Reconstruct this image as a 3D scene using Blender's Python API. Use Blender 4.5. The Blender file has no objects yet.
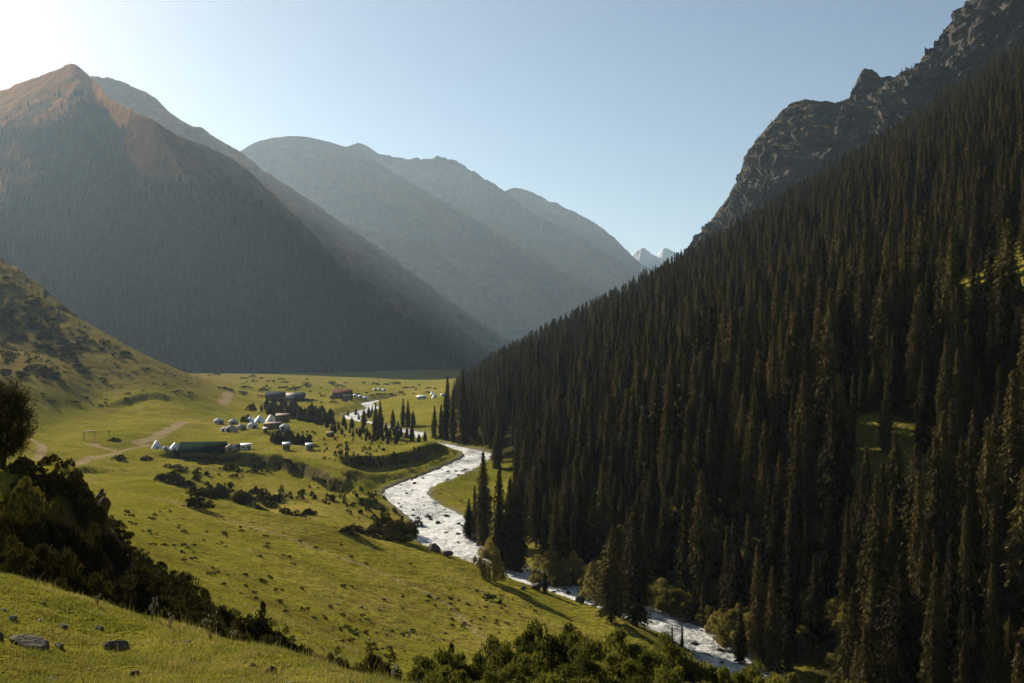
import bpy, math, random
import numpy as np
from mathutils import Vector

random.seed(7)
rng = np.random.default_rng(11)
S = bpy.context.scene
C = S.collection
F = 995.0            # focal length in pixels of the photograph (35 mm on full frame)
CX, HY = 512.0, 365.0   # column of the optical axis, row of the horizon

# ------------------------------------------------------------------ sun / exposure / haze
SUN_AZ, SUN_EL = -39.0, 25.0   # degrees
SUN_STRENGTH = 5.0
SKY_STRENGTH = 0.054
EXPOSURE = 1.25
HAZE_DENSITY = 0.000036

# ------------------------------------------------------------------ helpers
def ray(px, py, d):
    """world point at depth d metres seen at a place in the photograph (camera at the origin, looking along +Y)"""
    return np.array([(px - CX) / F * d, d, (HY - py) / F * d])

def sstep(a, b, x):
    t = np.clip((x - a) / (b - a), 0, 1)
    return t * t * (3 - 2 * t)

_perm = rng.permutation(256)
_perm = np.concatenate([_perm, _perm, _perm])
_g = rng.normal(size=(256, 3)); _g /= np.linalg.norm(_g, axis=1)[:, None]

def pnoise(x, y, z=0.0):
    x, y, z = np.broadcast_arrays(np.asarray(x, float), np.asarray(y, float), np.asarray(z, float))
    xi, yi, zi = np.floor(x), np.floor(y), np.floor(z)
    fx, fy, fz = x - xi, y - yi, z - zi
    xi, yi, zi = xi.astype(int) & 255, yi.astype(int) & 255, zi.astype(int) & 255
    u, v, w = [f * f * f * (f * (f * 6 - 15) + 10) for f in (fx, fy, fz)]
    out = 0
    for i in (0, 1):
        for j in (0, 1):
            for k in (0, 1):
                h = _perm[_perm[_perm[(xi + i) & 255] + ((yi + j) & 255)] + ((zi + k) & 255)]
                g = _g[h]
                d = g[..., 0] * (fx - i) + g[..., 1] * (fy - j) + g[..., 2] * (fz - k)
                out = out + d * (u if i else 1 - u) * (v if j else 1 - v) * (w if k else 1 - w)
    return out * 1.5

def fbm(x, y, z=0.0, octv=4, gain=.5, ridged=False):
    a, s, t = 1.0, 0.0, 0.0
    for o in range(octv):
        n = pnoise(x * 2 ** o + 17.3 * o, y * 2 ** o + 5.1 * o, z * 2 ** o + 9.7 * o)
        if ridged:
            n = 1 - 2 * np.abs(n)
        s = s + a * n; t += a; a *= gain
    return s / t

def poly_dist(x, y, pts):
    """distance to a polyline in plan, the arc length of the nearest point and the side (positive to the right of the direction of travel)"""
    best = np.full(np.shape(x), 1e9); arc = np.zeros(np.shape(x)); side = np.zeros(np.shape(x))
    L = 0.0
    for (ax, ay), (bx, by) in zip(pts[:-1], pts[1:]):
        dx, dy = bx - ax, by - ay
        l2 = dx * dx + dy * dy; l = math.sqrt(l2)
        t = np.clip(((x - ax) * dx + (y - ay) * dy) / l2, 0, 1)
        ex, ey = x - ax - t * dx, y - ay - t * dy
        dd = np.hypot(ex, ey); m = dd < best
        best = np.where(m, dd, best); arc = np.where(m, L + t * l, arc)
        side = np.where(m, np.sign(ex * dy - ey * dx), side)
        L += l
    return best, arc, side

def smooth_line(p, n):
    """Catmull-Rom through the rows of p, n points"""
    p = np.asarray(p, float)
    q = np.vstack([2 * p[0] - p[1], p, 2 * p[-1] - p[-2]])
    seg = np.linalg.norm(np.diff(p[:, :2], axis=0), axis=1); cum = np.concatenate([[0], np.cumsum(seg)])
    s = np.linspace(0, cum[-1], n); out = np.zeros((n, p.shape[1]))
    for k, v in enumerate(s):
        i = min(np.searchsorted(cum, v, side='right') - 1, len(p) - 2)
        t = (v - cum[i]) / max(seg[i], 1e-9)
        a, b, c, d = q[i], q[i + 1], q[i + 2], q[i + 3]
        out[k] = .5 * (2 * b + (c - a) * t + (2 * a - 5 * b + 4 * c - d) * t ** 2 + (3 * b - a - 3 * c + d) * t ** 3)
    return out

# ------------------------------------------------------------------ mesh helpers
def mesh_from(name, V, faces, mats, smooth=False, fmat=None):
    """faces: (n,k) int array or a list of such arrays"""
    me = bpy.data.meshes.new(name)
    V = np.asarray(V, np.float32)
    groups = faces if isinstance(faces, list) else [faces]
    groups = [np.asarray(g, np.int32) for g in groups if len(g)]
    me.vertices.add(len(V)); me.vertices.foreach_set('co', V.ravel())
    loops = np.concatenate([g.ravel() for g in groups])
    tot = np.concatenate([np.full(len(g), g.shape[1], np.int32) for g in groups])
    start = np.concatenate([[0], np.cumsum(tot)[:-1]]).astype(np.int32)
    me.loops.add(len(loops)); me.loops.foreach_set('vertex_index', loops)
    me.polygons.add(len(tot)); me.polygons.foreach_set('loop_start', start)
    try: me.polygons.foreach_set('loop_total', tot)
    except Exception: pass
    if smooth: me.polygons.foreach_set('use_smooth', np.ones(len(tot), bool))
    if fmat is not None: me.polygons.foreach_set('material_index', np.asarray(fmat, np.int32))
    for m in (mats if isinstance(mats, (list, tuple)) else [mats]): me.materials.append(m)
    me.update(calc_edges=True); me.validate()
    return me

def link(name, me, parent=None, loc=None, kind=None):
    o = bpy.data.objects.new(name, me); C.objects.link(o)
    if parent is not None: o.parent = parent
    if loc is not None: o.location = loc
    if kind: o['kind'] = kind
    return o

def tag(o, label, cat, group=None):
    o['label'] = label; o['category'] = cat
    if group: o['group'] = group
    return o

def thing(name, label, cat, loc=(0, 0, 0), rz=0.0, group=None, scale=None):
    o = bpy.data.objects.new(name, None); C.objects.link(o)
    o.empty_display_size = .2
    o.location = loc; o.rotation_euler = (0, 0, rz)
    if scale is not None: o.scale = scale
    return tag(o, label, cat, group)

def dup(root, loc, rz, label, group=None, scale=None):
    r = root.copy(); C.objects.link(r); r.location = loc; r.rotation_euler = (0, 0, rz)
    r['label'] = label
    if group: r['group'] = group
    if scale is not None: r.scale = scale
    for ch in list(root.children):
        c = ch.copy(); C.objects.link(c); c.parent = r
        for g in ch.children:
            d = g.copy(); C.objects.link(d); d.parent = c
    return r

class Shape:
    """collects boxes, prisms and lathes for one mesh"""
    def __init__(s): s.V = []; s.F = {}
    def add(s, V, Fs):
        b = len(s.V); s.V += [tuple(v) for v in V]
        for f in Fs: s.F.setdefault(len(f), []).append([i + b for i in f])
    def box(s, x0, x1, y0, y1, z0, z1):
        V = [(x0, y0, z0), (x1, y0, z0), (x1, y1, z0), (x0, y1, z0), (x0, y0, z1), (x1, y0, z1), (x1, y1, z1), (x0, y1, z1)]
        s.add(V, [(3, 2, 1, 0), (4, 5, 6, 7), (0, 1, 5, 4), (1, 2, 6, 5), (2, 3, 7, 6), (3, 0, 4, 7)]); return s
    def lathe(s, prof, n=20, a0=0.0, wob=0.0):
        V = []; Fs = []
        for (r, z) in prof:
            for k in range(n):
                a = a0 + 2 * math.pi * k / n
                rr = r * (1 + (wob * math.cos(a * n / 2) if wob else 0))
                V.append((rr * math.cos(a), rr * math.sin(a), z))
        for i in range(len(prof) - 1):
            for k in range(n):
                Fs.append((i * n + k, i * n + (k + 1) % n, (i + 1) * n + (k + 1) % n, (i + 1) * n + k))
        s.add(V, Fs); return s
    def gable(s, x0, x1, y0, y1, z0, z1, th=.12, over=.4):
        """two roof slabs with thickness, ridge along x"""
        ym = (y0 + y1) / 2; k = (z1 - z0) / (ym - y0)
        for sg in (-1, 1):
            ye = (y0 - over) if sg < 0 else (y1 + over); ze = z0 - over * k
            V = [(x0 - over, ye, ze), (x1 + over, ye, ze), (x1 + over, ym, z1), (x0 - over, ym, z1)]
            V += [(a, b, c + th) for a, b, c in V]
            s.add(V, [(3, 2, 1, 0), (4, 5, 6, 7), (0, 1, 5, 4), (1, 2, 6, 5), (2, 3, 7, 6), (3, 0, 4, 7)])
        return s
    def gable_wall(s, x0, x1, y0, y1, z0, ze, zr):
        ym = (y0 + y1) / 2
        V = [(x0, y0, z0), (x0, y1, z0), (x0, y1, ze), (x0, ym, zr), (x0, y0, ze), (x1, y0, z0), (x1, y1, z0), (x1, y1, ze), (x1, ym, zr), (x1, y0, ze)]
        s.add(V, [(4, 3, 2, 1, 0), (5, 6, 7, 8, 9), (0, 5, 9, 4), (1, 2, 7, 6), (0, 1, 6, 5), (4, 9, 8, 3), (3, 8, 7, 2)]); return s
    def tube(s, a, b, r, r2=None, n=6):
        a, b = np.array(a, float), np.array(b, float); r2 = r if r2 is None else r2
        d = b - a; d /= np.linalg.norm(d)
        u = np.cross(d, (0, 0, 1) if abs(d[2]) < .9 else (1, 0, 0)); u /= np.linalg.norm(u); w = np.cross(d, u)
        V = [tuple(a + r * (math.cos(t) * u + math.sin(t) * w)) for t in np.arange(n) * 2 * math.pi / n]
        V += [tuple(b + r2 * (math.cos(t) * u + math.sin(t) * w)) for t in np.arange(n) * 2 * math.pi / n]
        s.add(V, [(k, (k + 1) % n, n + (k + 1) % n, n + k) for k in range(n)] + [tuple(range(n))[::-1], tuple(range(n, 2 * n))]); return s
    def mesh(s, name, mat, smooth=False):
        return mesh_from(name, s.V, list(s.F.values()) if len(s.F) == 1 else [np.array(f) for f in s.F.values()], mat, smooth)

# ------------------------------------------------------------------ materials
def material(name):
    m = bpy.data.materials.new(name); m.use_nodes = True
    nt = m.node_tree; nt.nodes.clear()
    out = nt.nodes.new('ShaderNodeOutputMaterial')
    return m, nt, out

class N:
    """small node-tree writer"""
    def __init__(s, nt): s.nt = nt
    def new(s, t, **kw):
        n = s.nt.nodes.new(t)
        for k, v in kw.items(): setattr(n, k, v)
        return n
    def put(s, sock, v):
        if hasattr(v, 'is_output') or isinstance(v, bpy.types.NodeSocket): s.nt.links.new(v, sock)
        elif isinstance(v, (tuple, list)) and len(v) == 3 and sock.type == 'RGBA': sock.default_value = (*v, 1)
        else: sock.default_value = v
    def noise(s, vec, scale, detail=4, rough=.55, dist=0.0):
        n = s.new('ShaderNodeTexNoise'); s.put(n.inputs['Vector'], vec)
        n.inputs['Scale'].default_value = scale; n.inputs['Detail'].default_value = detail
        n.inputs['Roughness'].default_value = rough; n.inputs['Distortion'].default_value = dist
        return n.outputs['Fac']
    def voronoi(s, vec, scale, feature='F1', out='Distance'):
        n = s.new('ShaderNodeTexVoronoi', feature=feature); s.put(n.inputs['Vector'], vec); n.inputs['Scale'].default_value = scale
        return n.outputs[out]
    def ramp(s, fac, stops):
        n = s.new('ShaderNodeValToRGB'); s.put(n.inputs['Fac'], fac)
        e = n.color_ramp.elements
        while len(e) < len(stops): e.new(.5)
        for el, (p, c) in zip(e, stops):
            el.position = p; el.color = (*c, 1) if isinstance(c, (tuple, list)) else (c, c, c, 1)
        return n.outputs['Color']
    def mix(s, fac, a, b, mode='MIX'):
        n = s.new('ShaderNodeMix', data_type='RGBA', blend_type=mode)
        s.put(n.inputs['Factor'], fac); s.put(n.inputs['A'], a) if False else None
        ins = [i for i in n.inputs if i.type == 'RGBA']
        s.put(ins[0], a); s.put(ins[1], b)
        return [o for o in n.outputs if o.type == 'RGBA'][0]
    def math(s, op, a, b=0.0, clamp=False):
        n = s.new('ShaderNodeMath', operation=op, use_clamp=clamp)
        s.put(n.inputs[0], a); s.put(n.inputs[1], b); return n.outputs[0]
    def attr(s, name):
        return s.new('ShaderNodeAttribute', attribute_name=name).outputs['Fac']
    def bump(s, h, strength, dist, normal=None):
        n = s.new('ShaderNodeBump'); s.put(n.inputs['Height'], h)
        n.inputs['Strength'].default_value = strength; n.inputs['Distance'].default_value = dist
        if normal is not None: s.put(n.inputs['Normal'], normal)
        return n.outputs['Normal']
    def coord(s, which='Object'):
        return s.new('ShaderNodeTexCoord').outputs[which]
    def pos(s):
        return s.new('ShaderNodeNewGeometry').outputs['Position']
    def mapping(s, vec, scale=(1, 1, 1), rot=(0, 0, 0)):
        n = s.new('ShaderNodeMapping'); s.put(n.inputs['Vector'], vec)
        n.inputs['Scale'].default_value = scale; n.inputs['Rotation'].default_value = rot
        return n.outputs['Vector']
    def principled(s, color, rough=.8, spec=.3, normal=None, **kw):
        n = s.new('ShaderNodeBsdfPrincipled'); s.put(n.inputs['Base Color'], color); s.put(n.inputs['Roughness'], rough)
        n.inputs['Specular IOR Level'].default_value = spec
        if normal is not None: s.put(n.inputs['Normal'], normal)
        for k, v in kw.items(): s.put(n.inputs[k], v)
        return n.outputs[0]

def foliage(name, c_dark, c_light, transl=.3, t_col=None, scale=.6):
    m, nt, out = material(name); n = N(nt)
    rnd = n.new('ShaderNodeObjectInfo').outputs['Random']
    nz = n.noise(n.coord('Object'), scale, 3)
    f = n.math('ADD', n.math('MULTIPLY', nz, .7), n.math('MULTIPLY', rnd, .6))
    col = n.ramp(f, [(.28, c_dark), (.92, c_light)])
    p = n.principled(col, .9, .03)
    t = n.new('ShaderNodeBsdfTranslucent')
    n.put(t.inputs['Color'], n.mix(1.0, col, t_col or (1.5, 1.5, .7), 'MULTIPLY'))
    mx = n.new('ShaderNodeMixShader'); mx.inputs[0].default_value = transl
    nt.links.new(p, mx.inputs[1]); nt.links.new(t.outputs[0], mx.inputs[2])
    nt.links.new(mx.outputs[0], out.inputs['Surface'])
    return m

def plain(name, col, col2=None, rough=.8, scale=3.0, spec=.3, bump=.0, stretch=(1, 1, 1), metallic=0.0):
    m, nt, out = material(name); n = N(nt)
    v = n.mapping(n.coord('Object'), stretch)
    nz = n.noise(v, scale, 5, .6)
    c2 = col2 or tuple(c * .6 for c in col)
    c = n.ramp(nz, [(.3, c2), (.7, col)])
    nr = n.bump(nz, bump, .1) if bump else None
    nt.links.new(n.principled(c, rough, spec, nr, Metallic=metallic), out.inputs['Surface'])
    return m

MAT = {}
MAT['spruce'] = foliage('spruce_needles', (.0155, .0130, .0052), (.088, .069, .025), .08)
MAT['bark'] = plain('bark', (.10, .07, .05), (.05, .035, .025), .9, 4, bump=.5, stretch=(1, 1, .2))
MAT['willow'] = foliage('shrub_leaves', (.030, .034, .009), (.125, .120, .036), .30, None, 5.0)
MAT['dark_shrub'] = foliage('dark_shrub_leaves', (.016, .014, .006), (.050, .042, .014), .15, None, 4.0)
MAT['juniper'] = foliage('juniper_leaves', (.020, .022, .009), (.048, .048, .018), .1)
MAT['olive'] = foliage('olive_leaves', (.070, .062, .022), (.20, .165, .065), .25, None, 4.0)
MAT['bank_tree'] = foliage('brown_juniper_leaves', (.028, .024, .008), (.066, .054, .017), .2)
MAT['stem'] = plain('stem_bark', (.09, .07, .045), None, .9, 6)
MAT['felt'] = plain('white_felt', (.62, .63, .63), (.45, .46, .47), .9, 1.2, bump=.2)
MAT['felt_roof'] = plain('grey_felt', (.68, .69, .70), (.52, .53, .54), .85, 1.0, bump=.2)
MAT['felt_tan'] = plain('tan_felt', (.42, .38, .32), (.30, .27, .23), .9, 1.0, bump=.2)
MAT['tarp'] = plain('white_tarpaulin', (.75, .78, .80), (.62, .65, .68), .5, 1.0)
MAT['wood'] = plain('weathered_wood', (.20, .13, .08), (.11, .07, .045), .85, 3, bump=.3, stretch=(.2, 1, 6))
MAT['planks'] = plain('tan_planks', (.33, .23, .13), (.2, .14, .08), .8, 3, bump=.3, stretch=(6, 6, .3))
MAT['green_roof'] = plain('green_metal_roof', (.013, .021, .017), (.009, .014, .012), 1.0, 2, stretch=(6, .4, 1), spec=.0)
MAT['dark_roof'] = plain('slate_metal_roof', (.05, .06, .07), (.03, .035, .04), 1.0, 2, stretch=(6, .4, 1), spec=.0)
MAT['red_roof'] = plain('rust_red_roof', (.115, .055, .045), (.08, .04, .034), 1.0, 2, stretch=(6, .4, 1), spec=.0)
MAT['pale_roof'] = plain('pale_metal_roof', (.50, .44, .40), (.38, .34, .31), 1.0, 2, stretch=(6, .4, 1), spec=.0)
MAT['teal'] = plain('teal_painted_boards', (.12, .20, .20), (.08, .14, .14), .7, 2)
MAT['blue_grey'] = plain('blue_grey_sheeting', (.38, .45, .48), (.28, .34, .37), .5, 2)
MAT['white_paint'] = plain('white_paint', (.72, .74, .75), (.6, .62, .63), .6, 2)
MAT['glass'] = plain('window_glass', (.03, .035, .04), (.02, .025, .03), .1, 2, spec=.6)
MAT['dark_door'] = plain('dark_door', (.07, .045, .03), None, .7, 3)
MAT['thistle'] = plain('dry_stalk', (.25, .22, .12), (.16, .15, .07), .9, 4)
MAT['flower'] = plain('pale_seed_head', (.36, .32, .24), (.24, .21, .15), .9, 6)

def rock_mat(name, a, b, lich=(.2, .19, .1), scale=1.5):
    m, nt, out = material(name); n = N(nt)
    v = n.coord('Object')
    n1 = n.noise(v, scale, 8, .65); n2 = n.noise(v, scale * 6, 6, .6); vo = n.voronoi(n.mapping(v, (1, 1, 2)), scale * 2)
    c = n.ramp(n1, [(.3, a), (.7, b)])
    c = n.mix(n.ramp(n.noise(v, scale * 3, 4), [(.55, 0), (.68, 1)]), c, lich)
    h = n.math('ADD', n.math('MULTIPLY', n1, .8), n.math('ADD', n.math('MULTIPLY', n2, .3), n.math('MULTIPLY', vo, .4)))
    nt.links.new(n.principled(c, .95, .03, n.bump(h, .8, .25)), out.inputs['Surface'])
    return m
MAT['rock'] = rock_mat('grey_rock', (.07, .060, .048), (.17, .15, .125))
MAT['pale_rock'] = rock_mat('pale_rock', (.32, .30, .27), (.5, .48, .44), (.35, .33, .27))
MAT['wet_rock'] = rock_mat('wet_rock', (.05, .045, .04), (.13, .11, .095), (.12, .1, .08))
MAT['bluff'] = rock_mat('earth_bluff', (.075, .052, .035), (.16, .11, .075), (.10, .085, .035), .5)

# ------------------------------------------------------------------ river centre line:  (column, row, depth, width)
RIV = [(845, 790, 150, 11), (800, 722, 172, 11), (768, 690, 184, 11), (735, 664, 196, 11), (699, 640, 212, 11), (660, 621, 224, 11), (620, 607, 233, 11),
       (575, 592, 244, 12), (522, 581, 258, 15), (478, 563, 275, 19), (452, 543, 298, 21), (440, 520, 328, 19), (412, 502, 362, 17),
       (407, 490, 388, 18), (438, 477, 418, 17), (466, 464, 450, 15), (478, 455, 480, 13), (462, 449.5, 505, 12), (428, 443, 545, 12), (404, 441, 562, 13), (417, 434, 605, 15), (386, 428, 655, 15),
       (352, 418, 745, 17), (364, 411.5, 830, 17), (374, 408, 890, 18), (368, 403, 980, 12), (400, 398, 1100, 10)]
_r = np.array([list(ray(a, b, d)) + [w * (.80 if d < 500 else .60)] for a, b, d, w in RIV])
RIVER = smooth_line(_r, 420)
RIVER[:, 2] = np.interp(np.arange(420), np.arange(420), RIVER[:, 2])
for _ in range(12): RIVER[1:-1, 2] = (RIVER[:-2, 2] + RIVER[1:-1, 2] * 2 + RIVER[2:, 2]) / 4
R_XY = [tuple(p[:2]) for p in RIVER[::3]] + [tuple(RIVER[-1, :2])]
_seg = np.linalg.norm(np.diff(np.array(R_XY), axis=0), axis=1)
R_ARC = np.concatenate([[0], np.cumsum(_seg)])
R_Z = np.concatenate([RIVER[::3, 2], RIVER[-1:, 2]]); R_W = np.concatenate([RIVER[::3, 3], RIVER[-1:, 3]])

# ------------------------------------------------------------------ terrain: a smooth surface through surveyed points
SURVEY = """
-400 720 6;0 800 5;-300 640 11;-300 585 24;0 690 12.5;200 700 11.5;350 700 12;0 585 28;100 607 26.5;200 634 23.5;300 659 20;420 690 16;100 640 19;200 655 17;512 850 4;900 850 5;512 1100 2;0 1000 2.5
520 715 16;620 745 20;800 770 20;1000 770 22;1300 780 20
0 650 37;100 675 37;200 710 34;300 735 31;430 760 28;550 760 40;700 775 45;900 800 50;-300 620 36
20 466 57;84 482 55;-120 440 56;-400 400 60;96 560 51;130 600 54;60 575 45;0 540 44;-100 500 44;60 505 78;0 488 85;130 560 66
160 600 66;210 628 60;300 664 54;400 695 60;500 715 70;650 730 90
120 540 112;200 566 130;390 668 102;300 630 100;200 600 90;130 520 170;110 487 262;200 507 230;250 540 180;300 527 226;350 590 160;410 546 240;450 560 232;450 620 170;520 600 207;555 600 222;500 650 150;600 655 168;660 685 165;60 500 200;0 500 160;-200 440 200
160 492 268;185 503 305;110 487 300;250 512 300;180 471 352;250 494 325;300 503 315;375 524 300;340 520 280
190 454 432;240 448 452;300 446 470;335 450 450;230 430 545;290 425 565;220 415 645;90 440 425;30 456 350;30 430 450;60 410 555;100 400 625;130 430 480;140 460 390
440 446 478;395 449 470;430 476 408;345 464 410;380 479 392;310 481 365;330 455 430
0 381 520;60 379 600;0 346 700;0 262 1000;50 300 900;100 335 800;150 366 740;-100 225 1100;-350 232 1100;60 361 690;-300 300 500;-300 330 350;-100 330 500
0 290 1400;100 352 1020;50 320 1200;-300 262 1500;-700 300 800;0 358 1400;-300 330 1700
182 371 950;260 378 1300;350 380 1500;440 378 1700;300 395 960;400 401 950;440 405 800;250 396 900;420 420 690;340 404 860;310 388 1100;400 388 1250
200 369 3000;450 370 3000;450 367 9000;200 366 9000;900 366 9000;-500 366 9000;1400 366 9000;-500 366 3000;900 367 3000;1400 367 3000
455 490 388;480 492 390;515 489 396;480 474 430;500 480 415;450 500 375
"""
_pts = np.array([[float(v) for v in s.split()] for l in SURVEY.strip().splitlines() for s in l.split(';')])

def xb(d):      # foot of the wooded slope (x as a function of depth)
    return np.interp(d, [0, 60, 120, 150, 172, 184, 196, 212, 224, 244, 262, 290, 330, 370, 400, 450, 500, 560, 700, 900, 1500, 3000],
                     [190, 140, 80, 60, 57, 54, 51, 46, 41, 24, 10, 2, -3, 0, 2, -8, -17, -25, -38, -52, -70, -90])
def rzd(d):     # river level at that depth
    return np.interp(d, [0, 150, 196, 212, 244, 275, 328, 388, 450, 505, 605, 745, 890, 1100, 2000, 3000],
                     [-66, -62, -59.5, -58.5, -55.8, -54.5, -51.4, -48.6, -44.9, -42.8, -41.5, -39.5, -38.2, -36.5, -26, -12])
def slope_z(x, d):
    X = np.maximum(x - xb(d), 0)
    X = X * X / (X + 6)
    up = .50 * X + .00015 * X * X
    up = up * (1 - sstep(1150, 2000, d) * .9)
    up = np.minimum(up, 700)
    return rzd(d) + 1.8 + up

# a few points of the slope steady the surface on its right side
_ex = []
for d in (60, 130, 200, 300, 450, 700, 1100):
    for u in (.35, .6, 1.0):
        x = u * d
        if x > xb(d) + 5:
            _ex.append((CX + F * u, HY - F * slope_z(np.array(x), np.array(float(d))) / d, d))
_pts = np.vstack([_pts, np.array(_ex)])

def tps_fit(P):
    U = np.stack([(P[:, 0] - CX) / F * 3.2, np.log(P[:, 2])], 1)
    val = (HY - P[:, 1]) / F * P[:, 2] ** .35     # smooth quantity: between a slope and a height
    n = len(U); d2 = ((U[:, None] - U[None]) ** 2).sum(-1)
    K = .5 * d2 * np.log(d2 + 1e-12) + np.eye(n) * 1.5e-3
    A = np.zeros((n + 3, n + 3)); A[:n, :n] = K; A[:n, n] = 1; A[:n, n + 1:] = U; A[n, :n] = 1; A[n + 1:, :n] = U.T
    return U, np.linalg.solve(A, np.concatenate([val, np.zeros(3)]))
TU, TW = tps_fit(_pts)

def tps(u, ld):
    out = np.empty(u.shape); uf, lf, of = u.ravel() * 3.2, ld.ravel(), out.reshape(-1)
    n = len(TU)
    for i in range(0, len(uf), 60000):
        a, b = uf[i:i + 60000], lf[i:i + 60000]
        d2 = (a[:, None] - TU[None, :, 0]) ** 2 + (b[:, None] - TU[None, :, 1]) ** 2
        of[i:i + 60000] = (.5 * d2 * np.log(d2 + 1e-12)) @ TW[:n] + TW[n] + TW[n + 1] * a + TW[n + 2] * b
    return out

# steep earth banks: plan polyline from (column, row, depth); ground right of the direction of travel is lowered
def plan(pts): return [tuple(ray(*p)[:2]) for p in pts]
SCARPS = [
    ([(145, 459, 400), (180, 457, 412), (205, 460, 412), (228, 461, 408), (258, 462, 405), (300, 471, 388), (330, 481, 365), (365, 490, 350)], 6.0, 1.6, 16),
    ([(330, 463, 410), (375, 459, 425), (412, 452, 445), (438, 447, 474), (446, 446, 485)], 5.5, 1.8, 14),
    ([(112, 489, 262), (160, 495, 264), (220, 508, 238), (300, 527, 226), (370, 540, 236)], -6.0, 1.8, 15),
    ([(104, 391, 600), (140, 385, 640), (176, 391, 660)], 3.0, 3.0, 12),
    ([(60, 462, 330), (100, 458, 350), (125, 460, 350)], 2.2, 1.0, 9),
    ([(260, 432, 520), (292, 431, 520), (318, 440, 480)], 2.5, 1.5, 10),
    ([(350, 508, 332), (385, 504, 340), (425, 508, 334), (450, 516, 324)], 3.2, 1.4, 9),
]
SCARPS = [([tuple(q[:2]) for q in smooth_line(np.array([ray(*p) for p in pts]), 24)], h, w, L) for pts, h, w, L in SCARPS]
def H(x, y):
    """height of the ground; camera at the origin"""
    x = np.asarray(x, float); y = np.asarray(y, float)
    r = np.hypot(x, y); th = np.arctan2(x, y)
    tc = np.clip(th, -math.radians(48), math.radians(48))
    u = np.tan(tc); d = np.maximum(r * np.cos(tc), 1.2)
    z = tps(u, np.log(d)) * d ** .65
    # surface relief, growing with distance
    w = sstep(60, 140, d)
    z = z + w * (1.5 * fbm(x / 70, y / 70, 1.7, 3) + (.45 + .5 * sstep(230, 330, d)) * fbm(x / 14, y / 14, 5.2, 3) + .22 * fbm(x / 4.2, y / 4.2, 1.2, 2, .6, True) * (1 - sstep(350, 800, d))) * (1 - .6 * sstep(900, 2000, d))
    z = z + (1 - w) * (.16 * fbm(x / 3.2, y / 3.2, 2.0, 4) + .05 * fbm(x / .7, y / .7, 3.0, 2))
    hill = sstep(0, 60, z) * sstep(480, 620, d) * (x < 0)
    z = z + hill * (9.0 * fbm(x / 36, y / 64, 8.0, 5, .58, True))
    ms = (d > 180) & (d < 800) & (x < 20) & (np.abs(th) < .62)
    if ms.any():
        xs, ys = x[ms], y[ms]; dz = np.zeros(xs.shape)
        wb = 2.2 * pnoise(xs / 9, ys / 9, 3.7) + .8 * pnoise(xs / 3, ys / 3, 1.7)
        for pts, h, sw, L in SCARPS:
            ds, ar, sd = poly_dist(xs, ys, pts)
            tot = sum(math.hypot(b[0] - a[0], b[1] - a[1]) for a, b in zip(pts[:-1], pts[1:]))
            fade = sstep(0, .14, ar / tot) * sstep(1, .86, ar / tot)
            e = ds * sd + wb
            dz -= .5 * h * np.tanh(e / sw) * np.exp(-(ds / L) ** 2) * fade
        z = z.copy(); z[ms] += dz
    # the wooded slope
    ws = sstep(-18, 14, x - xb(d)) * sstep(70, 130, d)
    zs = slope_z(x, d) + (5.0 * fbm(x / 90, d / 90, 3.3, 3) + 1.0 * fbm(x / 20, d / 20, 6.1, 2)) * sstep(5, 60, x - xb(d))
    z = z * (1 - ws) + zs * ws
    # river bed and banks
    m = (d > 120) & (d < 1250) & (np.abs(th) < .62)
    if m.any():
        dist, arc, _ = poly_dist(x[m], y[m], R_XY)
        zr = np.interp(arc, R_ARC, R_Z); wd = np.interp(arc, R_ARC, R_W) * .5
        e = dist - wd + 1.1 * pnoise(x[m] / 4.5, y[m] / 4.5, 8.8)
        zm = z[m]
        bank = zr + .35 + np.clip(e, 0, 60) * .16 + np.clip(e - 5, 0, 60) * .35 + np.maximum(e - 14, 0) * .6
        zm = np.minimum(zm, bank)                                  # cuts steep banks where the terrace stands high
        zm = np.maximum(zm, zr + .35 - np.clip(e, 0, 40) * .05 - 40 * sstep(10, 40, e))
        bed = zr - .9
        k = sstep(2.2, -1.0, e)
        z[m] = zm * (1 - k) + bed * k
    return z

def H1(x, y): return float(H(np.array([x]), np.array([y]))[0])

_HD = {}
def hit(px, py, d0=30.0, d1=2500.0, which=0):
    """first ground point behind a place in the photograph"""
    d = np.exp(np.linspace(math.log(d0), math.log(d1), 300))
    z = H((px - CX) / F * d, d)
    g = (HY - py) / F * d - z
    k = np.where((g[:-1] > 0) & (g[1:] <= 0))[0]
    if len(k) == 0:
        i = int(np.argmin(np.abs(g) / d)); dd = d[i]
    else:
        i = k[which if which < len(k) else -1]; t = g[i] / (g[i] - g[i + 1] + 1e-9); dd = d[i] + t * (d[i + 1] - d[i])
    x = (px - CX) / F * dd
    return np.array([x, dd, H1(x, dd)])

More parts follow.
